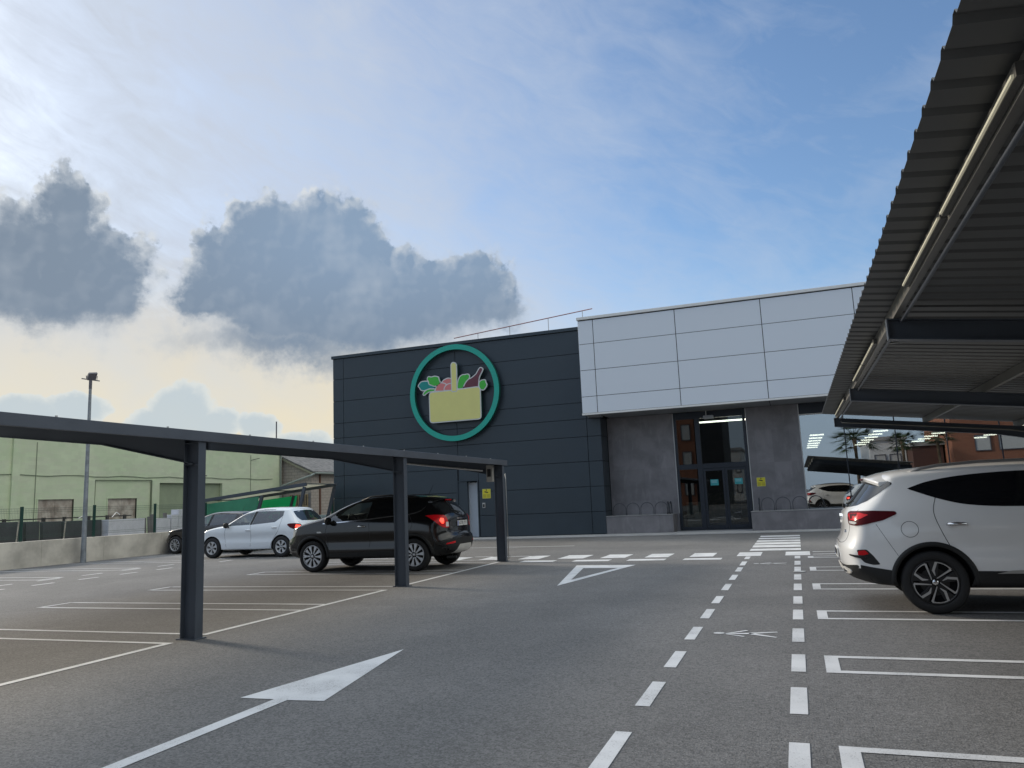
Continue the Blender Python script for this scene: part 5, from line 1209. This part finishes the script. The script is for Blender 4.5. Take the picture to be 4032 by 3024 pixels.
for a in (26.9, 31.25, 35.65): MB().box(GX+.001, GX+.10, a-.2, a+.2, 0, 3.5 if a > 31 else HG).build('pilaster', LG_, gs)
GRP = mat('dull_green_pipe', (.16, .19, .13), .7)
MB().tube([(GX+.06, 31.5, 0), (GX+.06, 31.5, 3.47), (GX+.06, 35.4, 3.50), (GX+.06, 35.4, .0)], .035, 6).build('wall_pipe', GRP, gs)
pts = [(GX+.03, 26+j*.9, 3.68+.04*math.sin(j*1.7)) for j in range(24)]; MB().tube(pts, .018, 5).build('cable', GRP, gs)
for y in (28.0, 44.3): MB().tube([(GX+.03, y, 1.2), (GX+.03, y, HG-.4)], .014, 5).build('conduit', GRP, gs)
MB().box(GX+.02, GX+.5, 38.5, 39.5, 3.78, 3.84).build('wall_lamp', DK, gs)
MB().tube([(GX+.05, 44.3, 5.0), (GX+.3, 44.9, 5.15)], .03, 6).build('lamp_arm', GRP, gs)
MB().tube([(GX+.08, 47.6, 1.5), (GX+.08, 47.6, 6.1)], .07, 8).build('downpipe', mat('grey_green_pipe', (.24, .27, .23), .6), gs)
MB().tube([(GX-.1, 47.3, 5.6), (GX-.1, 47.3, 8.0)], .05, 6).build('roof_mast', DK, gs)
# grey block-built house beyond it
BLKW = bpy.data.materials.new('grey_blockwork'); BLKW.use_nodes = True; t = BLKW.node_tree; k = N(t); b_ = t.nodes['Principled BSDF']
vec = t.nodes.new('ShaderNodeTexCoord').outputs['Object']; x, y, z = k.sep(vec); br = t.nodes.new('ShaderNodeTexBrick'); t.links.new(k.comb(k.m('ADD', x, y), z), br.inputs['Vector'])
br.inputs['Color1'].default_value = (.50, .43, .36, 1); br.inputs['Color2'].default_value = (.42, .36, .30, 1); br.inputs['Mortar'].default_value = (.17, .16, .15, 1)
br.inputs['Scale'].default_value = 1.; br.inputs['Brick Width'].default_value = .5; br.inputs['Row Height'].default_value = .22; br.inputs['Mortar Size'].default_value = .012
nn = k.noise(vec, 1., 6, .6).outputs[0]; t.links.new(k.mix(k.m('MULTIPLY', nn, .5), br.outputs[0], (.27, .235, .21)), b_.inputs['Base Color']); b_.inputs['Roughness'].default_value = .9
gh = empty('block_house', (-40, 55, 0), 'grey blockwork outbuilding with a fibre cement roof beside the green shed', 'building')
XC = -33.53
m = MB(); m.prism([(-42, 0), (XC, 0), (XC, 4.12), (-37.4, 5.8), (-42, 3.8)], 'y', 48, 48.3)
m.box(XC-.3, XC, 48.3, 70, 0, 4.12); m.build('wall', BLKW, gh)
m = MB(); SLR = (5.17-4.10)/(-35.94+33.53)
e0 = (XC+.35, 4.06); e1 = (-37.4, 4.06+SLR*(-37.4-XC-.35)); 
m.prism([e0, (e0[0], e0[1]+.10), (e1[0], e1[1]+.10), (-42.3, 3.8), (-42.3, 3.7), e1], 'y', 47.75, 70); m.build('roof', mat('weathered_fibre_cement', (.20, .19, .18), .95, var=.35, vscale=3.), gh)
MB().tube([(XC+.40, 47.9, 4.02), (XC+.40, 70, 4.05)], .07, 8).build('gutter', mat('grey_green_pipe', (.24, .27, .23), .6), gh)
MB().prism([(e0[0]-.05, e0[1]-.16), (e0[0]-.05, e0[1]-.02), (e1[0], e1[1]-.02), (e1[0], e1[1]-.16)], 'y', 47.80, 47.90).build('verge_board', mat('ochre_timber', (.38, .36, .25), .8), gh)
MB().tube([(XC+.40, 47.85, 3.98), (XC+.2, 47.7, 3.85), (-35.9, 47.7, 3.2), (-36.0, 47.7, 2.8)], .075, 8).build('downpipe', mat('pale_plastic_pipe', (.36, .40, .37), .5), gh)
MB().box(XC+.001, XC+.08, 49.0, 49.14, 0, 4.0).build('rusty_pipe', mat('rust_brown', (.13, .06, .035), .8), gh)
dd = MB().box(-35.35, -33.75, 47.90, 47.99, .0, 2.5).build('timber_door', mat('brown_timber_door', (.34, .25, .14), .75, var=.25, vscale=4.), gh)
m = MB()
for i in range(8): m.box(-35.32+i*.2, -35.24+i*.2, 47.88, 47.899, 1.7, 2.45)
m.build('door_bars', mat('dark_bars', (.06, .045, .035), .8), dd)
MB().box(-33.74, -33.56, 47.93, 47.999, 0, 2.6).build('door_post', MSL, dd)
# low green hoarding and white kerb left of the store, seen over the hatchback
tag(MB().box(-26.5, -18.8, 29.9, 30.0, 0, .98).build('hoarding', mat('dark_green_hoarding', (.035, .06, .05), .7, var=.2)), 'low dark green hoarding between the trolley shelter and the dark wall', 'hoarding')
tag(MB().box(-26.5, -18.8, 30.2, 30.5, 0, 1.12).build('yard_wall', CONC2), 'pale low yard wall behind the dark green hoarding', 'wall')
tag(MB().box(-19.43, -19.35, 29.3, 29.4, 0, 1.85).build('fence_post', GRN), 'single green square post standing between trolley shelter and dark wall', 'post')

# ------------------------------------------------------------------ what the shop glass mirrors, behind the photographer
def brick_mat(name, c1, c2):
    m_ = bpy.data.materials.new(name); m_.use_nodes = True; t = m_.node_tree; k = N(t); b_ = t.nodes['Principled BSDF']
    vec = t.nodes.new('ShaderNodeTexCoord').outputs['Object']; x, y, z = k.sep(vec); br = t.nodes.new('ShaderNodeTexBrick'); t.links.new(k.comb(k.m('ADD', x, y), z), br.inputs['Vector'])
    br.inputs['Color1'].default_value = (*c1, 1); br.inputs['Color2'].default_value = (*c2, 1); br.inputs['Mortar'].default_value = (.25, .16, .12, 1); br.inputs['Scale'].default_value = 1.; br.inputs['Brick Width'].default_value = .25; br.inputs['Row Height'].default_value = .07; br.inputs['Mortar Size'].default_value = .008
    t.links.new(br.outputs[0], b_.inputs['Base Color']); b_.inputs['Roughness'].default_value = .9; return m_
BR = brick_mat('orange_brick', (.33, .125, .065), (.28, .10, .055)); BLIND = mat('white_blind', (.55, .55, .53), .7)
def block(name, x0, x1, y0, y1, hgt, wm, label, wins, bal=False):
    root = empty(name, ((x0+x1)/2, (y0+y1)/2, 0), label, 'building', 'buildings across the road behind the photographer')
    MB().box(x0, x1, y0, y1, 0, hgt).build('wall', wm, root)
    MB().box(x0-.2, x1+.2, y0-.2, y1+.2, hgt, hgt+.4).build('roof', CONC2, root)
    for a, b, c, d_ in wins:
        o_ = MB().box(a, b, y1+.001, y1+.05, c, d_).build('window', BLIND, root)
        MB().box(a-.08, a, y1+.001, y1+.09, c-.08, d_+.08).box(b, b+.08, y1+.001, y1+.09, c-.08, d_+.08).box(a, b, y1+.001, y1+.09, c-.08, c).box(a, b, y1+.001, y1+.09, d_, d_+.08).build('frame', DK, o_)
    return root
block('brick_apartments', 14.6, 34, -42, -26, 15, BR, 'orange brick apartment block with white blinds, behind the photographer on the right', [(16.6+x, 16.6+x+w_, 1.2+3.1*j, 2.6+3.1*j) for x, w_ in ((0, 1.2), (2.0, 2.4), (6.5, 1.2), (8.5, 2.4), (12.5, 2.4)) for j in range(4)])
block('louvred_tower', -10.2, -7.3, -40, -30, 12.5, mat('charcoal_cladding', (.02, .022, .026), .6), 'dark charcoal tower behind the photographer beside the narrow brick block', [])
block('brick_apartments', -14.6, -10.4, -44, -30, 13, BR, 'narrow orange brick block behind the photographer on the left', [(-14.2+x, -13.3+x, 1.2+3.1*j, 2.9+3.1*j) for x in (0, 2.4) for j in range(4)])
block('white_house', 7.9, 11.5, -46, -34, 6.2, TRIM, 'small white house with a flat roof behind the photographer', [(8.4, 9.4, 3.4, 4.6), (9.9, 10.9, 3.4, 4.6)])
block('brown_hall', 11.6, 14.4, -40, -30, 5.2, mat('dark_brown_cladding', (.10, .05, .04), .8), 'dark brown hall between the white house and the brick block', [])
block('pale_apartments', -9.8, -7.4, -70, -60, 7.4, TRIM, 'distant pale apartment block behind the photographer', [(-9.5+x, -8.9+x, 1.2+3*j, 2.6+3*j) for x in (0, 1.3) for j in range(2)])
PALMG = mat('palm_leaf', (.045, .075, .03), .7, var=.3, vscale=3.); PALMB = mat('palm_bark', (.12, .09, .06), .95, var=.4, vscale=6.)
def palm(x, y, hgt, rad, label):
    root = empty('palm_tree', (x, y, 0), label, 'palm', 'palms along the road behind the photographer')
    MB().tube([(x, y, 0), (x+.05, y, hgt*.5), (x, y, hgt)], [.24, .17, .19], 12).build('trunk', PALMB, root, smooth=True)
    m = MB(); rd = random.Random(int(x*10))
    for i in range(46):
        a = rd.uniform(0, 2*math.pi); e = rd.uniform(-.5, 1.2); l = rad*rd.uniform(.8, 1.1); c = Vector((x, y, hgt)); dr_ = Vector((math.cos(a)*math.cos(e), math.sin(a)*math.cos(e), math.sin(e)))
        pts = [c+dr_*l*t_+Vector((0, 0, -.45*l*t_*t_)) for t_ in (0, .35, .6)]
        m.tube(pts, .02, 4, False); hub = pts[-1]; sd_v = dr_.cross(Vector((0, 0, 1))).normalized(); upv = sd_v.cross(dr_).normalized()
        for j in range(15):
            an = R(-80+j*160/14); v_ = (dr_*math.cos(an)+sd_v*math.sin(an)); tip = hub+v_*l*.5+Vector((0, 0, -.12*l)); q = v_.cross(upv).normalized()*.035
            m.add([hub-q, hub+q, tip], [(0, 1, 2)])
    m.build('crown', PALMG, root)
palm(4.95, -12, 5.4, 2.3, 'tallest fan palm behind the photographer, nearest the shop')
palm(10.1, -25, 5.6, 1.7, 'slender fan palm behind the photographer by the brown hall')
palm(12.4, -20, 5.9, 1.8, 'slender fan palm behind the photographer by the brick block')
